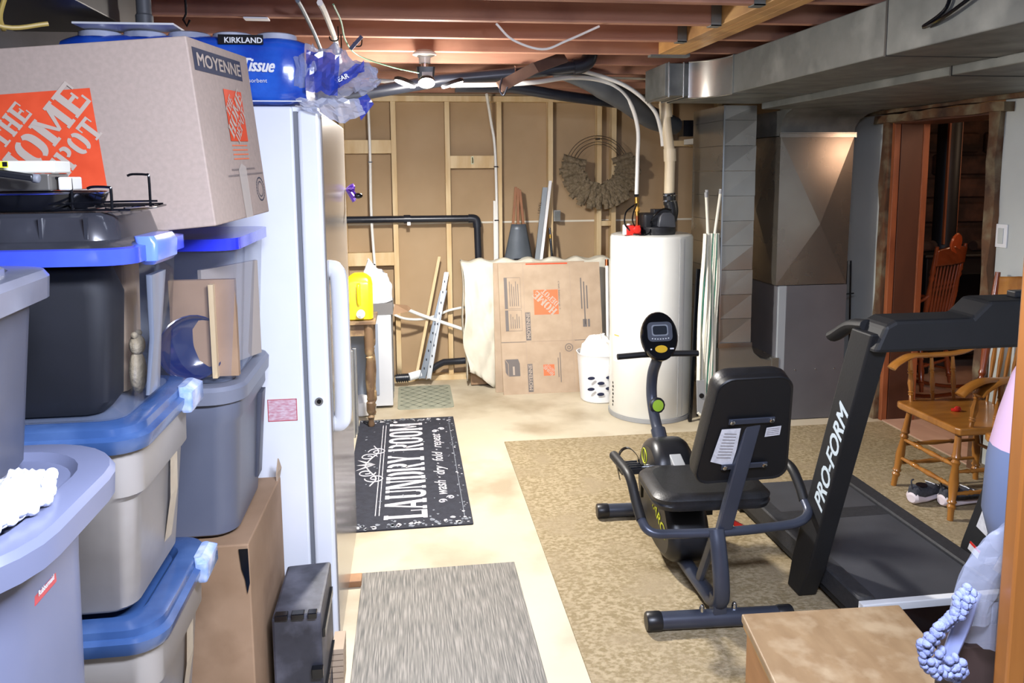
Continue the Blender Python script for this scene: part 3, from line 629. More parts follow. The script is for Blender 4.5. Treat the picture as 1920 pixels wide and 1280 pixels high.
# stack B
bx0, by0 = -.70, 2.2
B1 = thing('storage_tote', 'clear tote with cobalt rim holding frames, on the grey tote beside the freezer', 'storage tote', (bx0, by0, 1.09))
m = MB(); m.loft([(1.094, .24, .19, .04), (1.10, .25, .2, .05), (1.44, .268, .225, .05), (1.445, .275, .23, .05)], clr, (bx0, by0, 0), 5, caps=False); m.loft([(1.091, .24, .19, .04), (1.094, .24, .19, .04)], clr, (bx0, by0, 0), 5); m.build('bin', B1)
m = MB(); m.loft([(1.435, .272, .227, .05), (1.433, .280, .236, .055), (1.462, .280, .236, .055), (1.462, .26, .215, .05)], pm('bright_cobalt_rim', '#2b35e6', '#3b49ea', 5, .2, coat=.5), (bx0, by0, 0), 6); m.build('lid', B1)
m = MB(); m.obox((-.50, 2.0, 1.105), (.0, .02, .0), (.012, 0, 0), (0, .0, .24), studw); m.obox((-.53, 2.06, 1.105), (.10, .22, 0), (-.01, .006, 0), (0, .0, .27), pm('picture_card', '#a99f96', None, 5, .5)); tag(m.build('picture_frame'), 'pale wood picture frame upright inside the clear tote beside the freezer', 'picture frame')
m = MB(); m.obox((-.60, 2.02, 1.105), (.16, .0, 0), (0, .02, 0), (0, 0, .25), brownc); tag(m.build('brown_board'), 'brown cardboard sheet inside the clear tote beside the freezer', 'board')
bowlm = pm('navy_glaze', '#1b2550', None, 5, .1, coat=.8)
m = MB(); m.lathe([(.002, 0), (.05, .004), (.075, .018), (.083, .035), (.080, .036), (.07, .02), (.045, .01), (.002, .006)], bowlm, (-.56, 2.02, 1.185), (.6, -1, .1), n=28)
tag(m.build('blue_bowl'), 'dark blue glazed bowl seen inside the clear tote beside the freezer', 'bowl')
def notch_lid(m, c, hx, hy, z, mt, r=.07, rot=0):
    m.loft([(z-.05, hx-.004, hy-.004, r), (z-.045, hx+.012, hy+.012, r+.01), (z-.012, hx+.014, hy+.014, r+.01), (z-.002, hx+.006, hy+.006, r), (z, hx-.004, hy-.004, r), (z, hx-.035, hy-.035, r*.8), (z-.012, hx-.045, hy-.045, r*.75)], mt, c, 7, rot=rot)
B2 = thing('storage_tote', 'slate grey tote on the old brown carton next to the freezer', 'storage tote', (bx0, by0, .672))
m = MB(); m.loft([(.672, .22, .17, .05), (.68, .232, .182, .06), (.98, .252, .205, .06), (1.0, .262, .215, .06), (1.05, .262, .215, .06)], greyt, (bx0, by0, 0), 6); m.build('bin', B2)
m = MB(); notch_lid(m, (bx0, by0, 0), .262, .218, 1.088, pm('slate_grey_lid', '#737784', None, 5, .35)); m.build('lid', B2)
m = MB(); m.loft([(.73, .006, .03, .004, -.02, .0), (.9, .008, .028, .004, -.008, 0), (.985, .008, .03, .004, 0, 0)], charct, (bx0+.258, by0+.11, 0), 3); m.build('handle_recess', B2)
B3 = thing('old_carton', 'torn brown carton on the floor between the totes and the freezer', 'carton', (-.67, 2.2, 0))
m = MB(); m.obox((-.92, 1.985, 0), (.49, 0, 0), (.01, .455, 0), (0, 0, .665), brownc)
m.quad((-.4295, 2.20, .45), (-.4285, 2.28, .43), (-.4285, 2.28, .57), (-.4295, 2.20, .58), gask); m.build('box_body', B3, bevel=.004)
m = MB()
m.add([(-.4315, 1.98, .655), (-.455, 1.98, .655), (-.45, 1.98, .60), (-.442, 1.98, .57), (-.438, 1.98, .53), (-.4305, 1.98, .56)], [(0, 1, 2, 3, 4, 5)], blackg); m.build('tear', B3, label='dark torn gap at the corner')
m = MB()
m.add([(-.425, 2.40, .66), (-.425, 2.445, .66), (-.42, 2.44, .695), (-.415, 2.425, .70), (-.42, 2.41, .735), (-.425, 2.40, .69)], [(0, 1, 2, 3, 4, 5)], kraft2); m.build('torn_flap', B3, solid=.004)
m = MB(); m.add([(-.4275, 2.21, .40), (-.4265, 2.235, .36), (-.4265, 2.25, .42), (-.4275, 2.25, .55), (-.4275, 2.215, .56)], [(0, 1, 2, 3, 4)], tapem); m.build('packing_tape', B3)
# stack C (nearest)
C1 = thing('storage_tote', 'blue grey round-cornered tote with red badge, at the left front of the photo', 'storage tote', (-.73, 1.12, 0))
cc = (-.735, 1.115, 0)
m = MB(); m.loft([(0, .19, .16, .1), (.01, .2, .17, .11), (.6, .212, .19, .13), (1.03, .222, .203, .14), (1.13, .226, .208, .14)], greyl, cc, 8); m.build('bin', C1)
m = MB(); notch_lid(m, cc, .262, .232, 1.172, greyl, .15); m.build('lid', C1)
bdg = pm('red_badge', '#b8434c', None, 5, .3)
m = MB()
bp = V((-.735+.219, 1.115-.02, 1.055))
m.obox(bp-V((0, .034, .015)), (0, .068, 0), (.004, 0, 0), (0, 0, .03), bdg); m.text('Rubbermaid', bp+V((.0045, -.024, -.005)), (0, 1, 0), (0, 0, 1), .008, white_p, width=.046, bold=.02); m.build('badge', C1, bevel=.002)
C2 = thing('storage_tote', 'charcoal lidded tote stacked on the blue grey tote at the left edge', 'storage tote', (-.78, 1.14, 1.16))
c2 = (-.785, 1.13, 0)
m = MB(); m.loft([(1.174, .185, .15, .06), (1.18, .195, .16, .07), (1.39, .214, .18, .08), (1.44, .218, .185, .08)], charct, c2, 7, rot=.10); m.build('bin', C2)
m = MB(); notch_lid(m, c2, .225, .205, 1.475, pm('charcoal_lid', '#6a6d7a', '#585b68', 8, .3, coat=.3), .08, .10); m.build('lid', C2)
m = MB(); m.loft([(1.462, .03, .05, .02), (1.485, .03, .05, .02), (1.492, .02, .04, .02)], MATS['charcoal_lid'], (c2[0]+.17, c2[1]+.05, 0), 5, rot=.1); m.build('lid_handle', C2)
lace = pm('white_lace', '#f4f5fb', '#dfe2ef', 60, .7, bump=.8, bscale=50)
m = MB()
def ruf(u, v): return (-.598+.095*v*(.75+.25*math.sin(u*3.1)), .985+u*.185, 1.176+.020*abs(math.sin(u*17+v*4))*math.sin(v*3.1)+.008*noise.noise(V((u*12, v*9, 0)))+.006*math.sin(v*3.1))
m.grid(ruf, 36, 14, lace)
for q in range(12): m.ball((-.508-.012*math.cos(q*.55), .995+q*.0145, 1.184+.006*(q % 2)), (.008, .009, .009), lace, 8, 6)
tag(m.build('lace_cloth', solid=.003), 'white crumpled lace cloth on the lid of the blue grey tote', 'cloth')
# toolbox at the floor
tb = thing('tool_case', 'scuffed black plastic case standing on the floor below the freezer door', 'case', (-.33, 2.2, 0))
m = MB(); m.obox((-.405, 2.10, 0), (.135, .01, 0), (0, .30, 0), (0, 0, .385), pm('scuffed_black', '#2a2b33', '#3b3c46', 8, .45, bump=.1, c3='#5a5b66', s3=9)); m.build('case_body', tb, bevel=.008)
m = MB()
for q, (a, b) in enumerate(((-.395, -.36), (-.35, -.315), (-.305, -.28))): m = MB(); m.box((a, 2.095, .378), (b, 2.12, .395), blackg); m.build('hinge', tb, bevel=.002)
m = MB(); m.box((-.30, 2.09, .20), (-.268, 2.11, .23), blackg); m.build('latch', tb, bevel=.002)
for z in (.12, .30): m = MB(); m.box((-.27, 2.13, z), (-.262, 2.36, z+.025), blackg); m.build('rib', tb)
m = MB()
for q in range(7): m.box((-.268, 2.32+q*.0001, .0+q*.02), (-.235+q*.0005, 2.42, .016+q*.02), kraft2)
tag(m.build('magazine_pile'), 'small pile of ridged tan sheets on the floor under the freezer corner', 'pile')
# ------------------------------------------------ water heater
tk = thing('water_heater', 'tall white water heater with black blower on top beside the silver duct', 'water heater', (1.59, 4.92, 0))
tc_ = (1.59, 4.92, 0); graym = pm('grey_ring', '#9a9c9e', None, 5, .5)
tankw = pm('tank_white_enamel', '#e2e3df', '#dadbd6', 2, .22, coat=.3)
m = MB(); m.lathe([(.05, .03), (.268, .03), (.27, .035), (.27, 1.19), (.262, 1.205), (.24, 1.212), (.001, 1.215)], tankw, tc_, n=56)
for a in (-1.15, -1.0): 
    p = V((tc_[0]+.2705*math.cos(a), tc_[1]+.2705*math.sin(a), 0)); m.cyl(p+V((0, 0, .04)), p+V((0, 0, 1.19)), .0018, graym, n=6)
m.build('tank', tk)
m = MB(); m.lathe([(.265, .0), (.274, .002), (.274, .028), (.26, .03)], graym, tc_, n=48); m.build('base_ring', tk)
def wrapq(mb, a0, a1, z0, z1, r, mt, n=8):
    for i in range(n):
        b0 = a0+(a1-a0)*i/n; b1 = a0+(a1-a0)*(i+1)/n
        P = [V((tc_[0]+r*math.cos(b), tc_[1]+r*math.sin(b), z)) for b, z in ((b0, z0), (b1, z0), (b1, z1), (b0, z1))]
        mb.add(P, [(0, 1, 2, 3)], mt, True)
m = MB(); wrapq(m, -2.95, -2.45, .38, .56, .2712, white_p); wrapq(m, -2.9, -2.7, .55, .558, .2716, pm('yellow_strip', '#d9b23c', None, 5, .5)); m.build('label', tk)
m = MB()
for q in range(7): wrapq(m, -2.98, -2.93+(.02 if q % 2 else 0), .07+q*.025, .085+q*.025, .2712, blk_pr, 1)
m.build('side_print', tk)
blo = (1.60, 4.84, 0)
m = MB(); m.lathe([(.001, 1.212), (.115, 1.212), (.12, 1.225), (.12, 1.262), (.10, 1.27), (.001, 1.27)], black_p, blo, n=30)
m.loft([(1.262, .10, .075, .02), (1.34, .10, .075, .02), (1.35, .09, .065, .02)], black_p, (1.59, 4.84, 0), 4)
m.loft([(1.262, .06, .02, .01), (1.33, .05, .02, .01), (1.355, .03, .012, .01)], pm('dark_grey_cover', '#3d3f45', None, 5, .4), (1.635, 4.755, 0), 4)
m.box((1.56, 4.78, 1.345), (1.68, 4.86, 1.375), black_p); m.build('blower', tk, bevel=.003)
m = MB(); m.tube([(1.67, 4.88, 1.26), (1.70, 4.88, 1.30), (1.712, 4.88, 1.36), (1.70, 4.88, 1.42)], .043, black_p, 16, sm=5); m.cyl((1.698, 4.88, 1.40), (1.693, 4.88, 1.475), .040, black_p); m.build('rubber_elbow', tk)
for z in (1.425, 1.462):
    m = MB(); m.tube([(1.697+.043*math.cos(a*.3927), 4.88+.043*math.sin(a*.3927), z) for a in range(16)], .005, chrome, 6, closed=True); m.box((1.65, 4.84, z-.006), (1.665, 4.85, z+.006), chrome); m.build('hose_clamp', tk)
redm = pm('red_plastic', '#cc2a22', None, 5, .3)
m = MB(); m.loft([(1.214, .05, .035, .01), (1.275, .045, .035, .01)], redm, (1.425, 4.80, 0), 3); m.cyl((1.44, 4.765, 1.25), (1.44, 4.74, 1.25), .024, redm); m.cyl((1.40, 4.80, 1.275), (1.40, 4.80, 1.285), .012, white_p)
m.box((1.36, 4.77, 1.216), (1.378, 4.80, 1.28), white_p); m.build('gas_valve', tk, bevel=.002)
m = MB(); m.cyl((1.475, 4.86, 1.212), (1.475, 4.86, 1.34), .012, copper); m.build('copper_stub', tk)
m = MB(); m.cyl((1.473, 4.86, 1.33), (1.471, 4.87, 1.45), .014, brass); m.cyl((1.473, 4.862, 1.36), (1.472, 4.864, 1.385), .02, brass, n=6); m.cyl((1.471, 4.87, 1.455), (1.47, 4.87, 1.47), .015, blackg); m.build('brass_union', tk)
for P in ([(1.40, 4.77, 1.24), (1.36, 4.75, 1.29), (1.37, 4.76, 1.36), (1.43, 4.80, 1.40), (1.46, 4.84, 1.41)], [(1.43, 4.77, 1.27), (1.41, 4.75, 1.31), (1.42, 4.76, 1.36), (1.46, 4.82, 1.41)], [(1.53, 4.78, 1.27), (1.55, 4.74, 1.34), (1.61, 4.74, 1.38), (1.67, 4.78, 1.37)], [(1.42, 4.76, 1.22), (1.47, 4.73, 1.215), (1.52, 4.74, 1.23), (1.54, 4.76, 1.29)]):
    m = MB(); m.tube(P, .005, blackg, 8, sm=6); m.build('cable', tk)
# pipes above
pexm = pm('white_pex', '#e2e2de', None, 5, .3); pvcm = pm('cream_pvc', '#dccdb0', '#d5c4a4', 5, .35)
m = MB(); m.tube([(-.2, 4.62, 2.15), (.2, 4.6, 2.135), (.55, 4.5, 2.18), (.874, 4.4, 2.196), (1.14, 4.6, 2.188), (1.366, 4.7, 2.125), (1.553, 4.8, 2.004), (1.63, 4.88, 1.88), (1.652, 4.9, 1.78)], .013, pexm, 10, sm=8); p = m.build('water_pipe')
tag(p, 'white plastic water pipe arching over to the cream vent pipe', 'pipe')
m = MB(); m.tube([(.24, 4.16, 2.075), (.5, 4.2, 2.085), (.704, 4.21, 2.10), (.925, 4.42, 2.15), (1.12, 4.60, 2.165), (1.265, 4.7, 2.14), (1.396, 4.8, 2.053), (1.473, 4.87, 1.894), (1.478, 4.88, 1.70), (1.471, 4.87, 1.47)], .013, pexm, 10, sm=8); p = m.build('water_pipe'); tag(p, 'white plastic water pipe curving down to the brass fitting on the water heater', 'pipe')
vp = thing('vent_pipe', 'cream plastic vent pipe rising from the water heater blower to the joists', 'pipe', (1.693, 4.88, 1.46))
m = MB(); m.tube([(1.693, 4.88, 1.45), (1.695, 4.88, 1.72)], .0335, pvcm, 18); m.tube([(1.695, 4.88, 1.72), (1.655, 4.88, 2.0), (1.658, 4.88, 2.21)], .0335, pvcm, 18, sm=4); m.build('pipe_run', vp)
for p0, p1 in (((1.695, 4.88, 1.68), (1.692, 4.88, 1.76)), ((1.664, 4.88, 1.96), (1.655, 4.88, 2.05)), ((1.657, 4.88, 2.12), (1.658, 4.88, 2.20))):
    m = MB(); m.cyl(p0, p1, .040, pvcm); m.build('coupling', vp)
m = MB(); m.tube([(1.658, 4.88, 2.16), (1.656, 4.88, 2.185), (1.63, 4.88, 2.2), (1.56, 4.88, 2.205)], .034, pvcm, 16, sm=5); m.cyl((1.60, 4.88, 2.20), (1.17, 4.85, 2.205), .008, pvcm); m.build('elbow', vp)
# black abs over the aisle
absp = thing('drain_pipe', 'thick black drain pipe running slanted under the joists behind the lamp', 'pipe', (.4, 4.3, 2.1))
m = MB(); m.tube([(-.6, 4.3, 1.98), (-.213, 4.3, 2.044), (.195, 4.3, 2.115), (.622, 4.3, 2.155), (.96, 4.3, 2.20)], .034, abs_b, 18); m.build('pipe_run', absp)
m = MB(); m.tube([(.93, 4.3, 2.195), (.98, 4.3, 2.205), (1.015, 4.3, 2.235), (1.03, 4.3, 2.29)], .043, abs_b, 16, sm=5); m.build('elbow', absp)
m = MB(); m.tube([(.60+.0*a, 4.3+.04*math.cos(a*.52), 2.155+.04*math.sin(a*.52)) for a in range(12)], .004, chrome, 6, closed=True); m.build('strap', absp)
m = MB(); m.tube([(.30, 4.75, 2.13), (.642, 4.75, 2.13), (1.0, 4.95, 2.10), (1.35, 5.1, 2.075), (1.6, 5.2, 2.06)], .034, abs_b, 16); tag(m.build('drain_pipe'), 'second black drain pipe sloping to the right above the stud wall', 'pipe')
m = MB(); m.obox((.50, 4.05, 2.03), (.20, .05, .11), (.0, .04, 0), (-.03, 0, .05), pm('dark_brace_wood', '#6b5346', '#54403a', 6, .7)); m.obox((.68, 4.1, 2.13), (.20, .1, .08), (.0, .04, 0), (-.03, 0, .05), MATS['dark_brace_wood']); tag(m.build('wooden_brace'), 'dark wooden brace hanging diagonally below the black drain pipe', 'brace')
m = MB(); m.tube([(.50, 4.06, 2.10), (.485, 4.03, 2.04), (.50, 4.0, 2.01), (.52, 3.99, 2.05)], .005, abs_b, 8, sm=4); tag(m.build('pipe_hook'), 'small black hook beside the dark wooden brace', 'hook')
flexm = pm('grey_round_duct', '#5b6066', '#51565c', 5, .5, .4)
m = MB(); P = smooth_path([(.88, 4.62, 2.20), (1.131, 4.7, 2.155), (1.36, 4.85, 2.08), (1.62, 5.05, 1.97), (1.85, 5.25, 1.93)], 10); n = len(P)
m.tube(P, lambda t: .02+.052*min(1, t*3)-.01*max(0, t-.8)*5, flexm, 20)
tag(m.build('round_duct'), 'grey round duct sloping down to the right above the water heater', 'duct')
# wall conduits
clipm = blackg
for P, l in (([(-.272, 5.93, 2.147), (-.268, 5.93, 1.8), (-.272, 5.93, 1.3), (-.255, 5.93, .88)], 'thin white pipe running down the left part of the stud wall'), ([(.589, 5.7, 2.18), (.64, 5.9, 2.0), (.672, 5.93, 1.791), (.682, 5.93, 1.3), (.682, 5.93, .95)], 'thin white pipe bending down beside the third stud')):
    t = thing('water_line', l, 'pipe', (P[1][0], 5.93, 1.5))
    m = MB(); m.tube(P, .011, pexm, 10, sm=6); m.build('tube', t)
    for z in ((1.70, .93) if P[0][0] < 0 else (1.66, 1.25)):
        x = -.268 if P[0][0] < 0 else .678
        m = MB(); m.box((x-.016, 5.915, z-.004), (x+.016, 5.948, z+.004), blackg); m.build('clip', t)
m = MB(); m.box((.655, 5.925, .93), (.688, 5.945, 1.40), pexm); tag(m.build('white_channel'), 'flat white plastic channel fixed low beside the third stud', 'channel')
bp_ = thing('waste_pipe', 'black waste pipe crossing the stud wall and turning down behind the cream cloth', 'pipe', (0, 5.92, 1.27))
m = MB(); m.tube([(-.6, 5.915, 1.272), (.48, 5.915, 1.268)], .027, abs_b, 16); m.tube([(.527, 5.915, 1.22), (.535, 5.915, .90)], .027, abs_b, 16); m.build('pipe_run', bp_)
m = MB(); m.tube([(.46, 5.915, 1.268), (.50, 5.915, 1.266), (.522, 5.915, 1.25), (.528, 5.915, 1.2)], .033, abs_b, 16, sm=5); m.build('elbow', bp_)
m = MB(); m.cyl((-.03, 5.915, 1.27), (.02, 5.915, 1.27), .033, abs_b); m.box((-.005, 5.875, 1.225), (.02, 5.90, 1.25), white_p); m.build('coupling', bp_)
dp = thing('floor_drain_pipe', 'black drain pipe with white label running low along the stud wall', 'pipe', (.1, 5.85, 0))
m = MB(); m.tube([(.05, 5.83, .09), (.12, 5.84, .095), (.20, 5.87, .14), (.25, 5.90, .155), (.42, 5.91, .158)], .026, abs_b, 14); m.build('pipe_run', dp)
m = MB()
for q in range(6): m.cyl((-.11+q*.015, 5.80, .07), (-.10+q*.015, 5.80, .07), .034, abs_b, n=16)
m.cyl((-.12, 5.80, .07), (-.02, 5.80, .075), .028, abs_b); m.build('ribbed_hose', dp)
m = MB(); m.cyl((-.02, 5.80, .075), (.07, 5.83, .09), .031, white_p); m.build('label_sleeve', dp)
m = MB(); m.tube([(-.17, 5.78, .64), (-.05, 5.79, .61), (.1, 5.85, .535), (.409, 5.86, .416)], .014, pexm, 10, sm=4); tag(m.build('white_hose'), 'white hose running from the appliance behind the metal channels to the cloth', 'hose')
m = MB(); m.tube([(-.15, 5.8, .58), (-.05, 5.8, .53), (.08, 5.87, .505), (.2, 5.92, .52), (.3, 5.91, .56), (.42, 5.9, .585)], .010, pexm, 10, sm=5); tag(m.build('thin_hose'), 'thin sagging white hose between the appliance and the cloth', 'hose')
m = MB(); m.obox((.022, 5.84, .05), (.022, 0, 0), (0, .02, 0), (.20, .075, .93), studw); tag(m.build('wood_strip'), 'pale wood strip leaning against the stud wall left of the metal channels', 'wood strip')
for i, (o, d, w_, mt, l) in enumerate(((((.055, 5.80, .06)), (.18, .10, .66), .05, pm('grey_metal_channel', '#8d9499', None, 6, .35, .7), 'perforated grey metal channel leaning between the wood strip and the white rail'), (((.112, 5.79, .06)), (.155, .11, .80), .034, pm('white_metal_rail', '#d4d8da', None, 6, .3, .4), 'pale metal rail leaning against the stud wall behind the drain pipe'))):
    m = MB(); o = V(o); d = V(d); m.obox(o, (w_, 0, 0), (0, .006, 0), d, mt); m.obox(o, (.005, 0, 0), (0, -.02, 0), d, mt); m.obox(o+V((w_-.005, 0, 0)), (.005, 0, 0), (0, -.02, 0), d, mt)
    for q in range(9): c = o+d*(.1+q*.1)+V((w_/2-.004, -.001, 0)); m.box(c, c+V((.008, .002, .018)), blk_pr)
    tag(m.build('metal_channel'), l, 'channel')
# electrical box
eb = thing('junction_box', 'small grey metal electrical box on the fourth stud', 'electrical box', (1.155, 5.95, 1.24))
m = MB(); m.box((1.13, 5.925, 1.235), (1.18, 5.98, 1.32), graym); m.box((1.133, 5.922, 1.24), (1.177, 5.925, 1.315), zinc); m.build('box_body', eb, bevel=.002)
m = MB(); m.cyl((1.155, 5.919, 1.3), (1.155, 5.922, 1.3), .004, chrome); m.build('screw', eb)
# wreath
wt = thing('burlap_wreath', 'half finished burlap wreath on bare wire rings hanging on the studs', 'wreath', (1.47, 5.9, 1.36))
wirem = pm('dark_wire', '#4a423a', None, 5, .5, .6); burl = pm('burlap_ruffle', '#82745f', '#665943', 50, .95, bump=.8, bscale=120)
for r in (.252, .232, .205, .185):
    m = MB(); m.tube([(1.47+r*math.cos(a*.1309), 5.895+(r-.22)*.5, 1.64+r*math.sin(a*.1309)) for a in range(48)], .0025, wirem, 6, closed=True); m.build('wire_ring', wt)
m = MB(); random.seed(11)
for q in range(30):
    a = math.pi*(1.0+(-.10+1.20*q/29)); x, z = 1.47+.215*math.cos(a), 1.64+.215*math.sin(a); d = V((math.cos(a), 0, math.sin(a))); tn = V((-math.sin(a), 0, math.cos(a)))
    for s_ in range(3):
        rr = .052+random.random()*.03; off = random.uniform(-.03, .03); ph = random.random()*6
        def leaf(u, v, x=x, z=z, rr=rr, off=off, ph=ph, s_=s_, d=d, tn=tn):
            aa = (u-.5)*2.4; p = V((x, 5.88, z))+d*((v-.5)*rr*2.3+(s_-1)*.018)+tn*(math.sin(aa)*.026+off)+V((0, -math.cos(aa)*.035-.008*math.sin(v*9+ph)-s_*.004, 0)); return p
        m.grid(leaf, 5, 5, burl)
m.build('burlap_ruffles', wt)
m = MB(); m.box((1.462, 5.87, 1.86), (1.478, 5.95, 1.875), wirem); m.build('hanger', wt)
m = MB(); m.box((1.66, 5.90, 1.47), (1.72, 5.945, 1.50), redm); m.box((1.66, 5.90, 1.44), (1.72, 5.945, 1.455), white_p); tag(m.build('red_tag'), 'small red and white piece behind the wreath on the right', 'tag')
# leaning things behind the cloth
grys = pm('dark_grey_plastic', '#5a616a', '#4e555d', 6, .42, .2)
m = MB()
def scoop(u, v):
    w = .055+.068*(1-v); return (.835+(u-.5)*2*w+.0*v, 5.80+.05*(u-.5)**2*4*(1-.5*v), .89+v*.335)
m.grid(scoop, 14, 8, grys); m.add([(.725, 5.80, .89), (.75, 5.79, .945), (.80, 5.785, .965), (.86, 5.785, .965), (.90, 5.79, .95), (.89, 5.80, .89)], [(0, 1, 2, 3, 4, 5)], blk_pr)
tag(m.build('shovel_blade', solid=.004), 'grey tapered plastic scoop standing upright behind the flattened carton', 'scoop')
slt = pm('brown_slat_wood', '#9b6a45', '#85563a', 8, .55)
ez = thing('wooden_tripod', 'folded brown wooden slats standing behind the grey scoop', 'tripod', (.83, 5.88, .9))
for i, (xb, xt) in enumerate(((.765, .815), (.83, .83), (.90, .845))):
    m = MB(); m.obox((xb, 5.87, .92), (.02, 0, 0), (0, .015, 0), (xt-xb, .01, .585-.01*i), slt); m.build('leg', ez, bevel=.002)
m = MB(); m.obox((.955, 5.83, .9), (.038, 0, 0), (0, .02, 0), (.075, .03, .60), pm('level_grey', '#9aa0a3', None, 6, .35, .6)); m.obox((.994, 5.832, .9), (.022, 0, 0), (0, .022, 0), (.085, .03, .65), white_p)
m.text('LEVEL', (1.0, 5.83, 1.30), (.09, 0, .6), (-.6, 0, .09), .018, blk_pr, width=.09); tag(m.build('spirit_level'), 'long grey and white metal strip leaning right of the grey scoop', 'rail')
m = MB(); m.cyl((1.095, 5.80, .9), (1.078, 5.84, 1.19), .010, blackg); m.cyl((1.082, 5.83, 1.11), (1.0805, 5.834, 1.14), .012, brass); tag(m.build('black_rod'), 'thin black rod leaning upright behind the flattened carton', 'rod')
# cream cloth over something
cloth = pm('cream_dust_sheet', '#dcd8c9', '#d0cab9', 6, .9, bump=.15, bscale=14)
t = thing('folded_table', 'brown folded panel hidden under the cream dust sheet', 'panel', (1.0, 5.8, 0))
m = MB(); m.box((.45, 5.74, .01), (1.55, 5.80, .93), brownc); m.build('panel', t)
m = MB()
def dsh(u, v):
    x = .385+u*1.19; w = 1 if u < .28 else 0
    z = .955-.012*math.sin(u*40)*(1-v) + .008*noise.noise(V((u*20, 0, 0)))
    zb = .025+.05*noise.noise(V((u*9, 3, 0)))+.11*max(0, 1-u*6)
    zz = z+(zb-z)*v; fold = .010*math.sin(u*48+v*5)*min(1, v*1.5)+.05*noise.noise(V((u*11+v*2.8, v*2.2, 1)))*min(1, v*3)+.02*noise.noise(V((u*24-v*5, v*5, 7)))
    xx = x+.06*math.sin(v*3.1)*(1 if u < .05 else .4)*noise.noise(V((v*3, 2, u*4)))+(.03*v if u < .3 else 0)+.02*math.sin(v*8)*max(0, 1-u*9)
    return (xx, 5.69-abs(fold)*.9-.03*v+.0*u, zz)
m.grid(dsh, 120, 26, cloth)
m.grid(lambda u, v: (.385+u*1.19, 5.69+v*.15, .955-.012*math.sin(u*40)+.008*noise.noise(V((u*20, v*2, 0)))+.01*math.sin(v*3.1)), 60, 4, cloth)
m.grid(lambda u, v: (.385+.01*math.sin(v*9)+.03*v, 5.69+u*.15+.02*math.sin(v*7+u*3), .955+( .05-.955)*v), 8, 20, cloth)
tag(m.build('dust_sheet', solid=.004), 'cream dust sheet draped over a panel behind the flattened cartons', 'cloth')
# flattened cartons leaning
def lean_card(name, x0, x1, yb, yt, z1, mt, lab, prints, skew=0):
    t = thing(name, lab, 'carton', ((x0+x1)/2, yb, 0), 'flattened cartons leaning on the dust sheet')
    o = V((x0, yb, 0)); U_ = V((1, 0, 0)); Vv = V((skew, yt-yb, z1)); Lh = Vv.length; Vn = Vv.normalized(); nn = U_.cross(Vn)
    m = MB(); m.obox(o, U_*(x1-x0), nn*-.018, Vv, mt)
    if prints: prints(m, o+nn*.0012, U_, Vn, x1-x0, Lh)
    m.build('board', t, bevel=.002); return t
lean_card('flat_carton', .615, 1.30, 5.535, 5.625, .955, kraft2, 'plain back layer of the flattened cartons, its edge showing at the left', None)

def pr(m, o, U_, Vn, W, Hh):
    P = lambda a, b: o+U_*(a*W)+Vn*(b*Hh)
    def q(a0, a1, b0, b1, mt, k=0): nn = U_.cross(Vn)*k*.0005; m.quad(P(a0, b0)+nn, P(a1, b0)+nn, P(a1, b1)+nn, P(a0, b1)+nn, mt)
    # creases
    q(0, .24, .398, .402, gray_pr); q(.72, 1, .398, .402, gray_pr); q(0, 1, .3995, .4005, kraft)
    q(.24, .242, 0, 1, kraft); q(.70, .702, 0, 1, kraft)
    q(.27, .68, .99, 1.0, orng)
    # words run upward along the board
    for b in (.015, .41):
        q(.245, .293, b, b+.215, gray_pr); m.text('MOYENNE', P(.287, b+.012), Vn, -U_, .026, kraft_pr, bold=.02, width=.195*Hh, lift=.001)
    hd_logo(m, P(.335, .605), U_, Vn, .19*Hh*1.0, orng2, kraft_pr, False, rot=135, lift=.0005)
    m.text('c\'est beaucoup +', P(.58, .86), -Vn, U_, .014, gray_pr, width=.22*Hh, lift=.0008)
    hd_logo(m, P(.40, .135), U_, Vn, .085*Hh, orng2, kraft_pr, False, rot=135, lift=.0005)
    for a0, b0, b1 in ((.05, .485, .645), (.05, .655, .895)):
        q(a0, a0+.03, b0, b1, gray_pr)
        for c in ((a0, b0, a0+.16, b0+.002), (a0, b1-.002, a0+.16, b1), (a0+.158, b0, a0+.16, b1)): q(c[0], c[2], c[1], c[3], gray_pr)
        for k in range(5): q(a0+.05+k*.02, a0+.056+k*.02, b0+.02, b1-.03-.02*(k % 3), gray_pr)
    for k in range(3): q(.80+k*.028, .812+k*.028, .52+.12*(k != 1), .88-.03*k, gray_pr)
    q(.81, .85, .50, .56, gray_pr); q(.86, .88, .50, .56, gray_pr)
    # little box drawing
    q(.06, .17, .14, .235, gray_pr); m.add([P(.06, .235), P(.17, .235), P(.155, .27), P(.03, .27)], [(0, 1, 2, 3)], gray_pr); m.add([P(.055, .14), P(.055, .235), P(.025, .27), P(.03, .17)], [(0, 1, 2, 3)], gray_pr)
    q(.10, .118, .15, .215, kraft_pr, 1)
    c = P(.66, .345)
    for k in range(20):
        b0, b1 = k/20*6.283, (k+.75)/20*6.283
        for r0, r1 in ((.024, .031), (.008, .014)): m.quad(c+U_*r0*math.cos(b0)+Vn*r0*math.sin(b0), c+U_*r1*math.cos(b0)+Vn*r1*math.sin(b0), c+U_*r1*math.cos(b1)+Vn*r1*math.sin(b1), c+U_*r0*math.cos(b1)+Vn*r0*math.sin(b1), gray_pr)
    q(.565, .572, .08, .31, gray_pr); q(.545, .552, .12, .27, gray_pr)
lean_card('flat_carton', .665, 1.425, 5.46, 5.585, .95, kraft2, 'flattened moving carton with orange logo and MOYENNE print leaning at the front', pr, -.02)
for o_ in bpy.data.objects:
    if o_.name.startswith('flat_carton') and 'group' in o_: del o_['group']
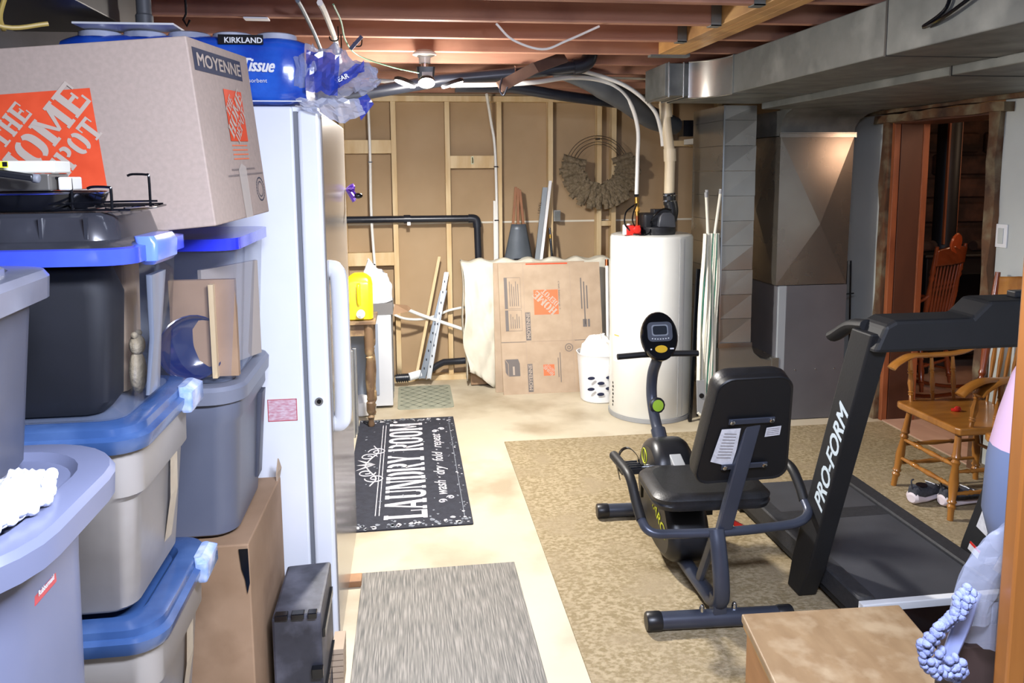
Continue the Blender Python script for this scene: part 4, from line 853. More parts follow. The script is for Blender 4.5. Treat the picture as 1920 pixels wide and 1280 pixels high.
# basket
bk = thing('laundry_basket', 'white plastic laundry basket with oval holes between the carton and the water heater', 'basket', (1.33, 5.2, 0))
bc = (1.335, 5.268, 0)
def hole_mat():
    m = bpy.data.materials.new('basket_dark_hole'); m.use_nodes = True; m.node_tree.nodes['Principled BSDF'].inputs['Base Color'].default_value = lin('#1a2140'); m.node_tree.nodes['Principled BSDF'].inputs['Roughness'].default_value = .7; return m
hm = hole_mat()
m = MB(); m.loft([(0, .125, .125, .11), (.01, .135, .135, .12), (.30, .155, .155, .13), (.335, .158, .158, .13), (.345, .165, .165, .14), (.345, .156, .156, .13), (.32, .152, .152, .13), (.02, .13, .13, .12)], white_p, bc, 8); m.build('basket_body', bk)
for r_, (zz, offs) in enumerate(((.075, (-.03,)), (.115, (-.10, .03)), (.155, (-.03,)), (.195, (-.10, .03)))):
    for of in offs:
        x = bc[0]+of; y = bc[1]-.136-.0006*zz*100
        m = MB(); m.add([(x+.026*math.cos(a*.3927), y-.006-.003*(zz/.1), zz+.012*math.sin(a*.3927)) for a in range(16)], [tuple(range(16))], hm); m.build('hole', bk)
m = MB(); random.seed(2)
m.grid(lambda u, v: (bc[0]+(.145*math.cos(u*6.283))*math.sin(v*1.57+.02)+.02*noise.noise(V((u*9, v*4, 5))), bc[1]+(.14*math.sin(u*6.283))*math.sin(v*1.57+.02), .33+.13*math.cos(v*1.57)+.035*noise.noise(V((math.cos(u*6.28)*2, math.sin(u*6.28)*2, v*4)))-.02*v), 36, 14, pm('white_laundry', '#f0efec', '#e2e0da', 8, .9, bump=.4, bscale=18))
tag(m.build('white_laundry'), 'heap of white laundry piled in the white basket', 'laundry')
m = MB(); m.cyl((1.43, 5.38, .02), (1.443, 5.5, .93), .012, white_p); m.cyl((1.443, 5.5, .93), (1.444, 5.51, .975), .014, copper); tag(m.build('white_pole'), 'thin white pole with copper tip standing behind the laundry basket', 'pole')
# ------------------------------------------------ table corner left of the aisle
oldw = pm('worn_brown_table_wood', '#7a6046', '#5b4532', 6, .55, stretch=(1, 1, .3), bump=.2, c3='#ab9068', s3=12)
tbl = thing('wooden_table', 'old wooden table with turned legs half hidden behind the freezer', 'table', (-.6, 5.05, 0))
m = MB(); m.box((-1.1, 4.84, .675), (-.215, 5.18, .70), oldw); m.build('table_top', tbl, bevel=.004)
m = MB(); m.box((-1.05, 4.87, .60), (-.25, 4.885, .675), oldw); m.box((-.262, 4.87, .60), (-.248, 5.15, .675), oldw); m.build('apron', tbl)
tleg = [(.018, 0), (.022, .012), (.016, .03), (.020, .055), (.024, .06), (.015, .075), (.024, .09), (.028, .10), (.028, .155), (.02, .165), (.024, .175), (.022, .19), (.03, .30), (.028, .36), (.02, .44), (.024, .45), (.018, .46), (.028, .475), (.03, .50), (.032, .67)]
for x, y in ((-.262, 4.885), (-.262, 5.14), (-1.03, 4.885), (-1.03, 5.14)):
    m = MB(); m.lathe(tleg, oldw, (x, y, .008), n=16); m.build('leg', tbl)
yel = pm('yellow_plastic', '#e8cf1c', '#e2c815', 4, .22, coat=.5)
jg = thing('yellow_jug', 'bright yellow water jug with spigot standing on the wooden table', 'jug', (-.31, 4.95, .70))
m = MB(); m.loft([(.702, .075, .06, .02), (.71, .085, .07, .03), (.93, .085, .07, .03), (.965, .075, .06, .03), (.985, .05, .045, .03), (.995, .03, .03, .02)], yel, (-.315, 4.93, 0), 5); m.build('jug_body', jg)
m = MB(); m.tube([(-.315, 4.86, .93), (-.315, 4.845, .92), (-.315, 4.842, .87), (-.315, 4.85, .82), (-.315, 4.862, .80)], .012, yel, 10, sm=4); m.build('handle', jg)
m = MB(); m.cyl((-.305, 4.862, .745), (-.305, 4.835, .745), .026, white_p); m.cyl((-.305, 4.835, .745), (-.305, 4.825, .745), .012, white_p); m.build('spigot', jg, label='white spigot')
appw = pm('pale_grey_appliance', '#c9ccd0', '#c2c5ca', 3, .35)
ap = thing('appliance', 'pale grey appliance with ribbed side standing behind the wooden table', 'appliance', (-.5, 5.55, 0))
m = MB(); m.box((-.80, 5.27, .02), (-.13, 5.80, .655), appw)
for y in (5.42, 5.58): m.box((-.13, y, .03), (-.127, y+.008, .63), gask)
m.build('body', ap, bevel=.01)
m = MB(); m.box((-.70, 5.262, .10), (-.22, 5.27, .60), pm('blue_grey_panel', '#8b94a3', None, 3, .4)); m.build('front_panel', ap, bevel=.003)
m = MB(); m.lathe([(.06, 0), (.09, .01), (.10, .05), (.09, .10), (.02, .13)], white_p, (-.34, 5.18+.0, 0)); tag(m.build('white_crock'), 'round white crock on the floor under the wooden table', 'crock')
cg = pm('grey_shadow_carton', '#6d6b6b', None, 5, .8)  # brown carton given a grey colour for the shade on it
oc = thing('open_carton', 'small open brown carton, shade put into its grey sides, with a flap on top of the appliance', 'carton', (-.25, 5.35, .655))
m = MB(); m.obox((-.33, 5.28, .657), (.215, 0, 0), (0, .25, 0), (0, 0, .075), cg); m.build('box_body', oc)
m = MB(); m.add([(-.118, 5.27, .655), (-.105, 5.28, .73), (-.02, 5.27, .72), (.01, 5.28, .695), (-.01, 5.28, .675)], [(0, 1, 2, 3, 4)], brownc); m.build('flap', oc, solid=.004)
m = MB(); m.grid(lambda u, v: (-.225+.105*math.cos(u*6.283)*(1-.55*max(0, v-.6)*2)+.015*noise.noise(V((math.cos(u*6.28)*3, math.sin(u*6.28)*3, v*3))), 5.40+.10*math.sin(u*6.283)*(1-.4*v), .735+v*.24-.05*math.cos(u*6.283)*v+.02*noise.noise(V((u*6, v*6, 2)))), 24, 12, pm('white_bag', '#eceef2', None, 5, .35, bump=.3)); m.add([(-.31, 5.36, .735), (-.13, 5.36, .735), (-.15, 5.36, .93), (-.27, 5.36, .965)], [(0, 1, 2, 3)], MATS['white_bag'])
tag(m.build('white_plastic_bag'), 'bulging white plastic bag standing in the small open carton', 'bag')
st = thing('step_stool', 'folded silver step stool standing in front of the wooden table', 'step stool', (-.36, 4.74, 0))
alu = pm('brushed_aluminium', '#a9adb3', None, 6, .25, .85)
for y, x in ((4.70, -.36), (4.76, -.345)):
    m = MB(); m.box((x-.012, y-.012, .0), (x+.012, y+.012, .55), alu); m.build('post', st, bevel=.003)
for z in (.045, .26, .54):
    m = MB(); m.box((-.60, 4.715, z), (-.36, 4.745, z+.015), alu); m.build('rung', st)
for y in (4.70, 4.76):
    m = MB(); m.box((-.61, y-.012, 0), (-.586, y+.012, .55), alu); m.build('post', st, bevel=.003)
# ------------------------------------------------ ceiling lamp
lp = thing('ceiling_lamp', 'three headed white LED lamp screwed into a porcelain holder under the joists', 'lamp', (LAMPX, LAMPY, 2.21))
m = MB(); m.lathe([(.001, 2.214), (.035, 2.214), (.057, 2.20), (.058, 2.19), (.03, 2.178), (.028, 2.15), (.001, 2.15)], pm('porcelain', '#dcd9cf', None, 5, .3), (LAMPX, LAMPY, 0)); m.build('lamp_holder', lp)
m = MB(); m.cyl((LAMPX, LAMPY, 2.15), (LAMPX, LAMPY, 2.13), .018, chrome); m.loft([(2.055, .035, .035, .01), (2.13, .045, .04, .012)], black_p, (LAMPX+.005, LAMPY, 0), 4); m.box((LAMPX-.015, LAMPY-.041, 2.07), (LAMPX+.035, LAMPY-.038, 2.105), graym); m.build('hub', lp)
glow = bpy.data.materials.new('lit_led_panel'); glow.use_nodes = True; g = glow.node_tree.nodes['Principled BSDF']; g.inputs['Emission Color'].default_value = (1, .97, .92, 1); g.inputs['Emission Strength'].default_value = 30
for cx, cy, an, tl_ in ((LAMPX-.10, LAMPY-.06, math.pi*1.15, .35), (LAMPX+.005, LAMPY-.09, -math.pi/2, .35), (LAMPX+.135, LAMPY-.03, -.1, -.35)):
    c = V((cx, cy, 2.045)); d = V((math.cos(an), math.sin(an), .34)).normalized(); sd = V((-math.sin(an), math.cos(an), 0)); up = d.cross(sd)
    m = MB(); R = []
    for h, k in ((-.0, .96), (.0, 1), (.012, 1), (.018, .9)): R.append([c+d*.058*k*math.cos(a*.2618)+sd*.04*k*math.sin(a*.2618)-up*(-h if up.z > 0 else h) for a in range(24)])
    m.rings(R, black_p); hd = m.build('lamp_head', lp)
    m = MB(); m.add([c+d*.052*math.cos(a*.2618)+sd*.036*math.sin(a*.2618)-(up if up.z > 0 else -up)*.001 for a in range(24)], [tuple(range(24))], glow); m.build('led_panel', hd)
# cords and pipes near the ceiling
def wire(name, P, r, mt, lab, cat='cable', sm=6):
    m = MB(); m.tube(P, r, mt, 8, sm=sm); return tag(m.build(name), lab, cat)
wire('supply_pipe', [(-.281, 2.8, 2.20), (-.281, 2.95, 2.20), (-.282, 3.3, 2.18), (-.285, 3.5, 2.155), (-.288, 3.65, 2.12)], .011, pexm, 'white supply pipe with black clips above the tissue pack', 'pipe')
wire('blue_grey_tube', [(-.355, 2.8, 2.205), (-.355, 2.95, 2.20), (-.357, 3.3, 2.18), (-.345, 3.5, 2.12)], .008, pm('slate_tube', '#5f6c78', None, 5, .4), 'slate blue tube hanging down left of the white supply pipe', 'tube')
wire('green_wire', [(-.24, 2.85, 2.205), (-.235, 3.1, 2.195), (-.24, 3.4, 2.17), (-.20, 3.6, 2.14), (-.05, 3.75, 2.11), (.07, 3.86, 2.10)], .0035, pm('green_insulation', '#5d8a6a', None, 5, .5), 'thin green wire running from the joists to the lamp', 'wire')
wire('white_cable', [(.37, 3.18, 2.212), (.44, 3.19, 2.15), (.56, 3.19, 2.115), (.66, 3.19, 2.15), (.80, 3.2, 2.212)], .005, pexm, 'white cable sagging in a loop below the joists in the middle')
for x, y, z, l in ((-.282, 3.32, 2.175, 'black strap clip on the white supply pipe, nearest the camera'), (-.285, 3.5, 2.15, 'black strap clip low on the white supply pipe'), (-.20, 3.55, 2.19, 'small black hook on a joist right of the white supply pipe')):
    m = MB(); m.tube([(x-.018, y, z), (x-.012, y, z-.016), (x+.012, y, z-.016), (x+.018, y, z), (x+.018, y, 2.215)], .003, blackg, 6, sm=3); tag(m.build('strap_clip'), l, 'clip')
m = MB(); m.obox((-.22, 3.45, 2.14), (.05, 0, .055), (0, .004, 0), (-.012, 0, .01), pm('navy_strap', '#28345a', None, 5, .5)); tag(m.build('navy_strap'), 'short navy strap beside the green wire under the joists', 'strap')
m = MB(); m.obox((-.60, 3.13, 2.205), (.09, 0, 0), (0, .05, 0), (0, 0, .006), white_p); tag(m.build('white_tag'), 'small white card fixed under the joist above the tissue pack', 'card')
m = MB(); m.tube([(-.70, 2.72, 2.25), (-.70, 2.72, 2.14), (-.71, 2.72, 2.12), (-.70, 2.72, 2.10), (-.69, 2.72, 2.12)], .004, blackg, 6); tag(m.build('hanging_hook'), 'thin black hook hanging from a joist above the tissue pack', 'hook')
ld = pm('dark_grey_duct', '#4b4a48', '#3f3e3d', 4, .45, .5)
m = MB(); m.box((-1.24, .7, 2.08), (-.86, 2.75, 2.214), ld); m.box((-1.24, 1.93, 2.075), (-.858, 1.96, 2.214), ld); tag(m.build('left_duct', bevel=.004), 'dark sheet metal duct along the ceiling at the far left', 'duct')
ycab = pm('yellow_cable', '#a68f4a', None, 5, .5)
wire('yellow_cable', [(-.98, 1.75, 2.075), (-.955, 1.75, 2.03), (-.90, 1.76, 1.965), (-.83, 1.80, 1.93), (-.76, 1.84, 1.945)], .005, ycab, 'yellow cable sagging from the dark duct down behind the moving carton', 'cable')
wire('yellow_cable', [(-.80, 1.80, 2.09), (-.815, 1.81, 2.03), (-.845, 1.82, 1.96), (-.85, 1.84, 1.93)], .005, ycab, 'yellow cable hanging straight down left of the pipe fitting', 'cable')
# ------------------------------------------------ ducts
def poly_prism(m, pts, z0, z1, mt): m.prism([(x, y, z0) for x, y in pts], (0, 0, z1-z0), mt)
md = thing('trunk_duct', 'large grey sheet metal trunk duct along the ceiling ending in a shiny elbow', 'duct', (1.9, 3, 2.02))
m = MB(); m.box((1.70, -.4, 2.02), (2.135, 2.62, 2.215), zinc); m.build('duct_section', md, bevel=.004)
m = MB(); m.box((1.70, 2.625, 2.02), (2.135, 3.93, 2.215), zinc); m.build('duct_section', md, bevel=.004)
m = MB(); m.box((1.698, 2.617, 2.018), (2.137, 2.628, 2.216), MATS['dark_grey_duct']); m.build('drive_seam', md)
m = MB(); m.box((1.696, 3.925, 2.018), (2.137, 3.935, 2.218), zinc); m.build('drive_seam', md)
arc = [(1.70-.145*(1-math.cos(a)), 3.935+.21*math.sin(a)+.05*(1-math.cos(a))) for a in [i/14*math.pi/2 for i in range(15)]]
m = MB(); poly = arc+[(1.555, 4.55), (2.135, 4.55), (2.135, 3.935)]
P0 = [V((x, y, 2.02)) for x, y in poly]; P1 = [V((x, y, 2.215)) for x, y in poly]; n = len(poly)
m.add(P0, [tuple(range(n))], zinc); m.add(P1, [tuple(range(n))[::-1]], zinc)
m.add(P0[:15]+P1[:15], [(i, i+1, 15+i+1, 15+i) for i in range(14)], zincs, True)
m.add([P0[14], P0[15], P0[16], P0[17], P1[14], P1[15], P1[16], P1[17]], [(0, 1, 5, 4), (1, 2, 6, 5), (2, 3, 7, 6)], zinc)
m.build('elbow', md, label='shiny curved elbow')
m = MB()
for zz in (2.017, 2.213): m.tube([V((x-.001, y-.001, zz)) for x, y in arc], .003, zincs, 6)
m.build('elbow_flange', md)
m = MB(); m.box((1.42, 4.19, 2.03), (1.555, 4.55, 2.205), zinc)
for x in (1.435, 1.52): m.box((x, 4.18, 2.02), (x+.008, 4.56, 2.212), zincs)
m.build('branch', md, bevel=.002)
sd = thing('return_trunk_duct', 'lower wide grey sheet metal duct between the trunk duct and the white wall', 'duct', (2.55, 3, 1.985))
m = MB(); m.box((2.14, -.4, 1.985), (2.965, 2.86, 2.21), zinc); m.build('duct_section', sd, bevel=.004)
m = MB(); m.box((2.14, 2.866, 1.985), (2.965, 4.52, 2.21), zinc); m.build('duct_section', sd, bevel=.004)
m = MB(); m.box((2.137, 2.858, 1.982), (2.967, 2.868, 2.212), MATS['dark_grey_duct']); m.build('drive_seam', sd)
dr = thing('vertical_duct', 'shiny silver vertical duct of stacked sections standing right of the water heater', 'duct', (2.05, 4.85, .1))
z = .53; k = 0; random.seed(4)
while z < 1.99:
    z2 = min(z+.155, 2.015); m = MB(); j = random.uniform(-.004, .004); t0 = random.uniform(-.003, .003)
    R = []
    for zz, gx in ((z+.001, 0), (z2-.001, 0)):
        e = t0 if zz > z+.05 else -t0
        R.append([V((1.94, 4.60+e, zz)), V((2.15, 4.60+j-e, zz)), V((2.15, 5.12, zz)), V((1.94, 5.12, zz))])
    m.rings(R, zincs, False); m.build('section', dr); z += .155
m = MB(); m.box((1.932, 4.592, .53), (1.942, 4.60, 2.015), chrome); m.build('corner_strip', dr)
m = MB(); m.box((1.93, 4.59, .50), (2.158, 4.61, .53), chrome); m.build('slip_joint', dr)
m = MB(); m.prism([(1.94, 4.6, .53), (1.94, 4.6, .25), (1.97, 4.6, .15), (2.05, 4.6, .10), (2.33, 4.6, .10), (2.33, 4.6, .42), (2.28, 4.6, .405), (2.22, 4.6, .42), (2.175, 4.6, .46), (2.15, 4.6, .53)], (0, .5, 0), zincs); m.build('bottom_elbow', dr)
m = MB(); m.box((2.02, 4.70, 0), (2.10, 5.0, .10), MATS['dark_grey_duct']); m.build('foot', dr)
fu = thing('furnace', 'grey furnace cabinet with a tall sheet metal plenum between two ducts', 'furnace', (2.56, 4.9, 0))
m = MB(); m.box((2.33, 4.62, 0), (2.80, 5.3, .895), grayp); m.build('cabinet', fu, bevel=.004)
m = MB(); m.box((2.385, 4.60, .005), (2.795, 4.62, .885), grayp)
for x in (2.46, 2.60, 2.73): m.cyl((x, 4.60, .335), (x, 4.597, .335), .005, chrome, n=10)
m.build('front_panel', fu, bevel=.003)
m = MB(); m.box((2.335, 4.60, .30), (2.383, 4.62, .885), pm('light_grey_strip', '#9aa0a6', None, 3, .4)); m.box((2.30, 4.595, .30), (2.345, 4.63, .42), zincs); m.build('side_strip', fu)
def xbreak(m, a, b, c, d, depth, mt):
    a, b, c, d = map(V, (a, b, c, d)); ctr = (a+b+c+d)/4+V(depth)
    m.add([a, b, c, d, ctr], [(0, 1, 4), (1, 2, 4), (2, 3, 4), (3, 0, 4)], mt)
m = MB(); x0, x1, y0, y1, z0, z1 = 2.31, 2.80, 4.60, 5.15, .89, 1.825
xbreak(m, (x0, y0, z0), (x1-.012, y0, z0), (x1, y0, z1), (x0, y0, z1), (.03, -.022, -.08), zincb)
xbreak(m, (x0, y1, z0), (x0, y0, z0), (x0, y0, z1), (x0, y1, z1), (-.02, 0, 0), zincb)
m.quad((x1-.012, y0, z0), (x1-.012, y1, z0), (x1, y1, z1), (x1, y0, z1), zincb); m.quad((x0, y1, z0), (x0, y1, z1), (x1, y1, z1), (x1, y1, z0), zincb)
m.build('plenum', fu)
m = MB(); m.box((2.30, 4.59, 1.82), (2.81, 4.60, 1.842), zincs); m.box((2.30, 4.59, 1.843), (2.81, 4.60, 1.85), zincs); m.build('joint_strip', fu)
m = MB(); R = []
for z_, ya, xb in ((1.83, 4.60, 2.80), (1.88, 4.60, 2.803), (1.93, 4.575, 2.82), (1.96, 4.54, 2.85), (1.985, 4.46, 2.90)):
    R.append([V((2.31, ya, z_)), V((xb, ya, z_)), V((xb, 5.15, z_)), V((2.31, 5.15, z_))])
m.rings(R, zinc, True); m.build('plenum_elbow', fu)
m = MB(); m.tube([(2.86, 4.72, .0), (2.86, 4.72, 1.02), (2.90, 4.74, 1.02), (2.93, 4.74, .0)], .006, blackg, 8); m.tube([(2.86, 4.72, .8), (2.93, 4.74, .8)], .005, blackg, 8); tag(m.build('black_wire_frame'), 'thin black metal frame standing between the furnace and the white wall', 'frame')
m = MB(); m.box((2.16, 5.2, 1.82), (2.30, 5.9, 1.86), pexm); m.box((2.1, 5.75, 1.88), (2.2, 5.85, 2.0), blk_pr); tag(m.build('wall_shelf'), 'small white shelf with a black box on it above the water heater', 'shelf')
m = MB(); m.tube([(2.05, -.1, 2.016), (1.95, .9, 1.99)], .001, blackg) if False else None
wire('black_cable', [(1.693, 2.28, 2.215), (1.69, 2.30, 2.12), (1.685, 2.40, 2.08), (1.68, 2.30, 2.09), (1.68, 2.1, 2.15), (1.68, 1.8, 2.23)], .006, blackg, 'black cable looping down over the side of the trunk duct')
# ironing board
grn = pm('green_stripe', '#3f7a68', None, 5, .8); crm = pm('cream_cover', '#e6e3d3', None, 5, .85)
ib = thing('ironing_board', 'folded ironing board with white and green striped cover beside the water heater', 'ironing board', (1.87, 4.62, 0))
m = MB(); cols = [crm, grn, crm, crm, grn, crm, blackg, crm]
edges = [1.795, 1.80, 1.812, 1.818, 1.845, 1.853, 1.873, 1.878, 1.90]
xs = [1.80, 1.822, 1.830, 1.850, 1.870, 1.878, 1.896, 1.900, 1.922]
def prof(t): return 1-.0*t
for i in range(8):
    a, b = xs[i], xs[i+1]; mt = (crm, grn, crm, crm, grn, crm, grn, crm)[i]
    def strip(u, v, a=a, b=b):
        x = a+(b-a)*u; z_ = .06+v*1.17; c = 1.861; w_ = .55+.45*min(1, v*5) if v < .5 else 1-.35*max(0, v-.75)*4*.5
        return (c+(x-c)*w_+.02*(v-.5), 4.60-.012*abs(math.sin((x-1.8)*110))-.01*math.sin(v*9+i), z_)
    m.grid(strip, 3, 24, mt)
m.build('cover', ib, solid=.006)
m = MB(); m.obox((1.815, 4.62, .05), (.095, 0, 0), (0, .02, 0), (.02, 0, 1.15), black_p); m.build('board', ib)
for P in ([(1.86, 4.605, 1.15), (1.835, 4.60, 1.455)], [(1.885, 4.605, 1.12), (1.925, 4.60, 1.475)], [(1.865, 4.625, 1.10), (1.85, 4.63, 1.47)]):
    m = MB(); m.cyl(P[0], P[1], .009, crm); m.cyl(P[1], V(P[1])+(V(P[1])-V(P[0])).normalized()*.03, .0105, graym); m.build('leg', ib)
m = MB(); m.obox((1.80, 4.575, .08), (.05, 0, .0), (0, .012, 0), (-.01, 0, .22), graym); m.cyl((1.822, 4.574, .20), (1.822, 4.57, .20), .016, blk_pr); m.build('bracket', ib)
m = MB(); m.tube([(1.80, 4.575, .09), (1.85, 4.57, .05), (1.89, 4.57, .02), (1.90, 4.57, .20)], .008, crm, 8); m.build('foot_bar', ib)
m = MB(); m.obox((1.775, 4.66, 0), (.02, 0, 0), (0, .02, 0), (.035, 0, 1.0), blackg); tag(m.build('leaning_board'), 'narrow black panel standing between the water heater and the ironing board', 'panel')
# ------------------------------------------------ exercise bike
bike = thing('exercise_bike', 'recumbent exercise bike with black padded seat and console facing the back wall', 'exercise bike', (1.07, 2.9, 0.007))
vinyl = pm('black_vinyl', '#17181b', '#1e1f23', 30, .42, bump=.1, bscale=150); padb = pm('black_back_shell', '#101115', None, 5, .5); FZ = .007
for (a, b) in (((.80, 2.475, FZ+.034), (1.33, 2.445, FZ+.034)), ((.845, 3.375, FZ+.034), (1.30, 3.35, FZ+.034))):
    a, b = V(a), V(b); d = (b-a).normalized(); m = MB(); m.cyl(a+d*.05, b-d*.05, .031, graph); m.build('stabilizer', bike)
    for p, s_ in ((a, 1), (b, -1)): m = MB(); m.lathe([(.03, 0), (.034, .006), (.034, .05), (.031, .055)], black_p, p, d*s_, 20); m.build('end_cap', bike)
m = MB(); m.tube([(1.055, 2.485, .36), (1.055, 2.46, .30), (1.057, 2.435, .20), (1.06, 2.44, .12), (1.06, 2.50, .082), (1.06, 2.60, .078), (1.06, 3.10, .075)], .024, graph, 12, sm=6, ry=.030, up=(1, 0, 0)); m.build('main_frame', bike)
m = MB(); m.box((1.035, 2.44, .04), (1.085, 2.485, .13), graph); m.build('rear_bracket', bike, bevel=.004)
m = MB(); m.tube([(1.055, 2.63, .09), (1.055, 2.50, .33)], .014, graph, 8, ry=.022); m.build('strut', bike)
for x in (1.0, 1.12): m = MB(); m.cyl((x, 2.462, .07), (x, 2.462, .085), .01, chrome, n=8); m.ball((x, 2.462, .088), .008, chrome); m.build('bolt', bike)
prof = [(3.10, .485), (3.17, .44), (3.215, .34), (3.21, .24), (3.15, .14), (3.04, .075), (2.90, .055), (2.79, .08), (2.75, .16), (2.80, .27), (2.90, .36), (2.95, .45), (3.02, .492)]
pp = smooth_path([V((0, y, z)) for y, z in prof], 5, True); c0 = V((0, 2.99, .26)); R = []
for x, k in ((.985, .86), (.995, .94), (1.012, .99), (1.03, 1.0), (1.11, 1.0), (1.128, .99), (1.145, .94), (1.155, .86)): R.append([V((x, c0.y+(p.y-c0.y)*k, c0.z+(p.z-c0.z)*k)) for p in pp])
m = MB(); m.rings(R, black_p, True); yl = pm('lime_print', '#c4cc2c', None, 5, .5)
m.tube([V((.984, 3.10+.032*math.cos(a*.393), .405+.032*math.sin(a*.393))) for a in range(16)], .0022, yl, 4, closed=True); m.quad((.984, 3.105, .38), (.984, 3.098, .38), (.984, 3.095, .43), (.984, 3.10, .43), yl)
m.text('MARCY', (.9838, 3.02, .25), (0, -1, -.45), (0, -.45, 1), .045, yl, bold=.02, width=.24, shear=.2)
m.build('shroud', bike)
m = MB(); m.obox((1.045, 2.86, .37), (.05, 0, 0), (0, .12, .05), (0, -.02, .04), graym); m.build('seat_rail', bike, bevel=.004)
m = MB(); m.tube([(1.065, 3.12, .46), (1.065, 3.20, .52), (1.065, 3.26, .62), (1.065, 3.25, .72), (1.068, 3.20, .80), (1.07, 3.19, .84)], .024, graph, 14, sm=6); m.cyl((1.065, 3.13, .46), (1.065, 3.165, .495), .032, graph); m.build('console_post', bike)
m = MB(); m.lathe([(.012, 0), (.030, .004), (.036, .012), (.036, .024), (.030, .028), (.001, .029)], black_p, (1.075, 3.235, .585), (.1, -1, .12), 12); m.lathe([(.001, .0295), (.024, .0295), (.026, .029), (.026, .027)], pm('lime_knob_face', '#a3c83a', None, 5, .4), (1.075, 3.235, .585), (.1, -1, .12), 20); m.build('tension_knob', bike)
m = MB(); m.tube([(.89, 3.20, .818), (1.0, 3.205, .822), (1.15, 3.205, .822), (1.255, 3.20, .82)], .0135, padb, 12); m.build('handlebar', bike)
cd_ = V((1.07, 3.185, .905)); cn = V((0.02, -1, .28)).normalized(); cx_ = V((1, .02, 0)); cu_ = cx_.cross(cn).normalized()*-1; cu_ = cn.cross(cx_).normalized()*(1 if cn.cross(cx_).z > 0 else -1)
def disc(m, c, rx, ry, off, mt, n=28, top=1.0):
    m.add([c+cx_*rx*math.cos(i*2*math.pi/n)+cu_*ry*math.sin(i*2*math.pi/n)+cn*off for i in range(n)], [tuple(range(n))], mt)
m = MB(); R = []
for off, k in ((-.035, .7), (-.025, .93), (0, 1), (.012, .97), (.016, .90)): R.append([cd_+cx_*.083*k*math.cos(i*.2094)+cu_*.108*k*math.sin(i*.2094)+cn*off for i in range(30)])
m.rings(R, blackg); m.build('console', bike)
m = MB(); c2_ = cd_+cu_*.02
def rq(m, c, w_, h_, off, mt, r=.01):
    P = []
    for k, (sx, sy) in enumerate(((1, 1), (-1, 1), (-1, -1), (1, -1))):
        for j in range(4): a = k*math.pi/2+j/3*math.pi/2; P.append(c+cx_*(sx*(w_-r)+r*math.cos(a))+cu_*(sy*(h_-r)+r*math.sin(a))+cn*off)
    m.add(P, [tuple(range(16))], mt)
rq(m, c2_, .056, .042, .0165, pm('console_grey', '#4b505c', None, 5, .4), .02); rq(m, c2_+cu_*.006, .037, .024, .0175, pm('console_bezel', '#8e959f', None, 5, .3)); rq(m, c2_+cu_*.006, .032, .019, .0185, pm('lcd_screen', '#2b3038', None, 5, .15))
for q in range(7): rq(m, c2_+cx_*(-.036+q*.012)-cu_*(.032-.0003*(q-3)**2), .003, .002, .018, white_p, .001)
m.build('display', bike)
m = MB(); c3_ = cd_-cu_*.055; disc(m, c3_, .028, .016, .0175, pm('amber_button', '#e0b428', None, 5, .35)); m.build('button', bike)
m = MB(); rq(m, c3_+cx_*.048, .009, .003, .0175, white_p, .001); rq(m, c3_-cx_*.045, .003, .003, .0175, white_p, .001); m.build('button_print', bike)
# seat and back
m = MB(); S = []
for z_, k in ((.372, .90), (.378, .97), (.395, 1.0), (.402, .985), (.418, 1.0), (.432, .93), (.436, .8)): S.append((z_, .225*k, .165*k, .07))
m.loft(S, vinyl, (1.11, 2.755, 0), 7, rot=-.06); m.build('seat', bike)
bc0 = V((1.142, 2.51, .535)); bt = V((1.118, 2.35, .955)); up_ = (bt-bc0); Lb = up_.length; un = up_.normalized(); bx_ = V((1, .03, 0)).normalized(); bn = un.cross(bx_).normalized()
if bn.y > 0: bn = -bn
def bring(off, k):
    P = []
    hw = lambda t: .178-.048*t
    crn = ((1, 1, .06), (-1, 1, .06), (-1, 0, .05), (1, 0, .05))
    for q, (sx, ty, r) in enumerate(crn):
        for j in range(7):
            a = q*math.pi/2+j/6*math.pi/2
            t = (1-r/Lb) if ty else r/Lb; cxp = sx*(hw(t)-r)
            P.append(bc0+bx_*((cxp+r*math.cos(a))*k)+un*((Lb/2)+(t*Lb+r*math.sin(a)-Lb/2)*k)+bn*off)
    return P
m = MB(); m.rings([bring(.018, .95), bring(.022, .985), bring(.018, 1.0), bring(0, 1.0)], padb, True); m.build('back_shell', bike)
m = MB(); m.rings([bring(0, 1.0), bring(-.03, 1.01), bring(-.05, .97), bring(-.058, .85)], vinyl, True); m.build('backrest', bike)
m = MB(); a = V((1.085, 2.49, .355)); b = V((1.147, 2.415, .775))
m.tube([a, a+V((.005, -.005, .02)), b], .027, graph, 4, ry=.014, up=(1, 0, 0)) if False else m.obox(a-V((.027, .012, 0)), (.055, 0, 0), (0, .028, 0), b-a, graph)
m.build('back_post', bike, bevel=.005)
for t, w_ in ((.62, .165), (.18, .17)):
    c = bc0+un*(Lb*t)+bn*.026; m = MB(); m.obox(c-bx_*w_/2-un*.011, bx_*w_, un*.022, bn*.006, graph); br = m.build('bracket', bike, bevel=.002)
    for s_ in (-1, 1): m = MB(); m.lathe([(.009, 0), (.009, .004), (.005, .006)], chrome, c+bx_*s_*(w_/2-.012)+bn*.006, bn, 12); m.build('bolt', br)
slab = pm('paper_label', '#d4d6dd', '#c2c4cc', 60, .6)
m = MB(); c = bc0+bn*.0235
P = lambda u, v: c+bx_*u+un*v
m.add([P(-.125, .105), P(-.045, .075), P(-.035, .155), P(-.032, .245), P(-.10, .245)], [(0, 1, 2, 3, 4)], slab)
for q in range(9): m.quad(P(-.105+.002*q, .12+q*.013)+bn*.0006, P(-.052+.001*q, .115+q*.013)+bn*.0006, P(-.052+.001*q, .118+q*.013)+bn*.0006, P(-.105+.002*q, .123+q*.013)+bn*.0006, gray_pr)
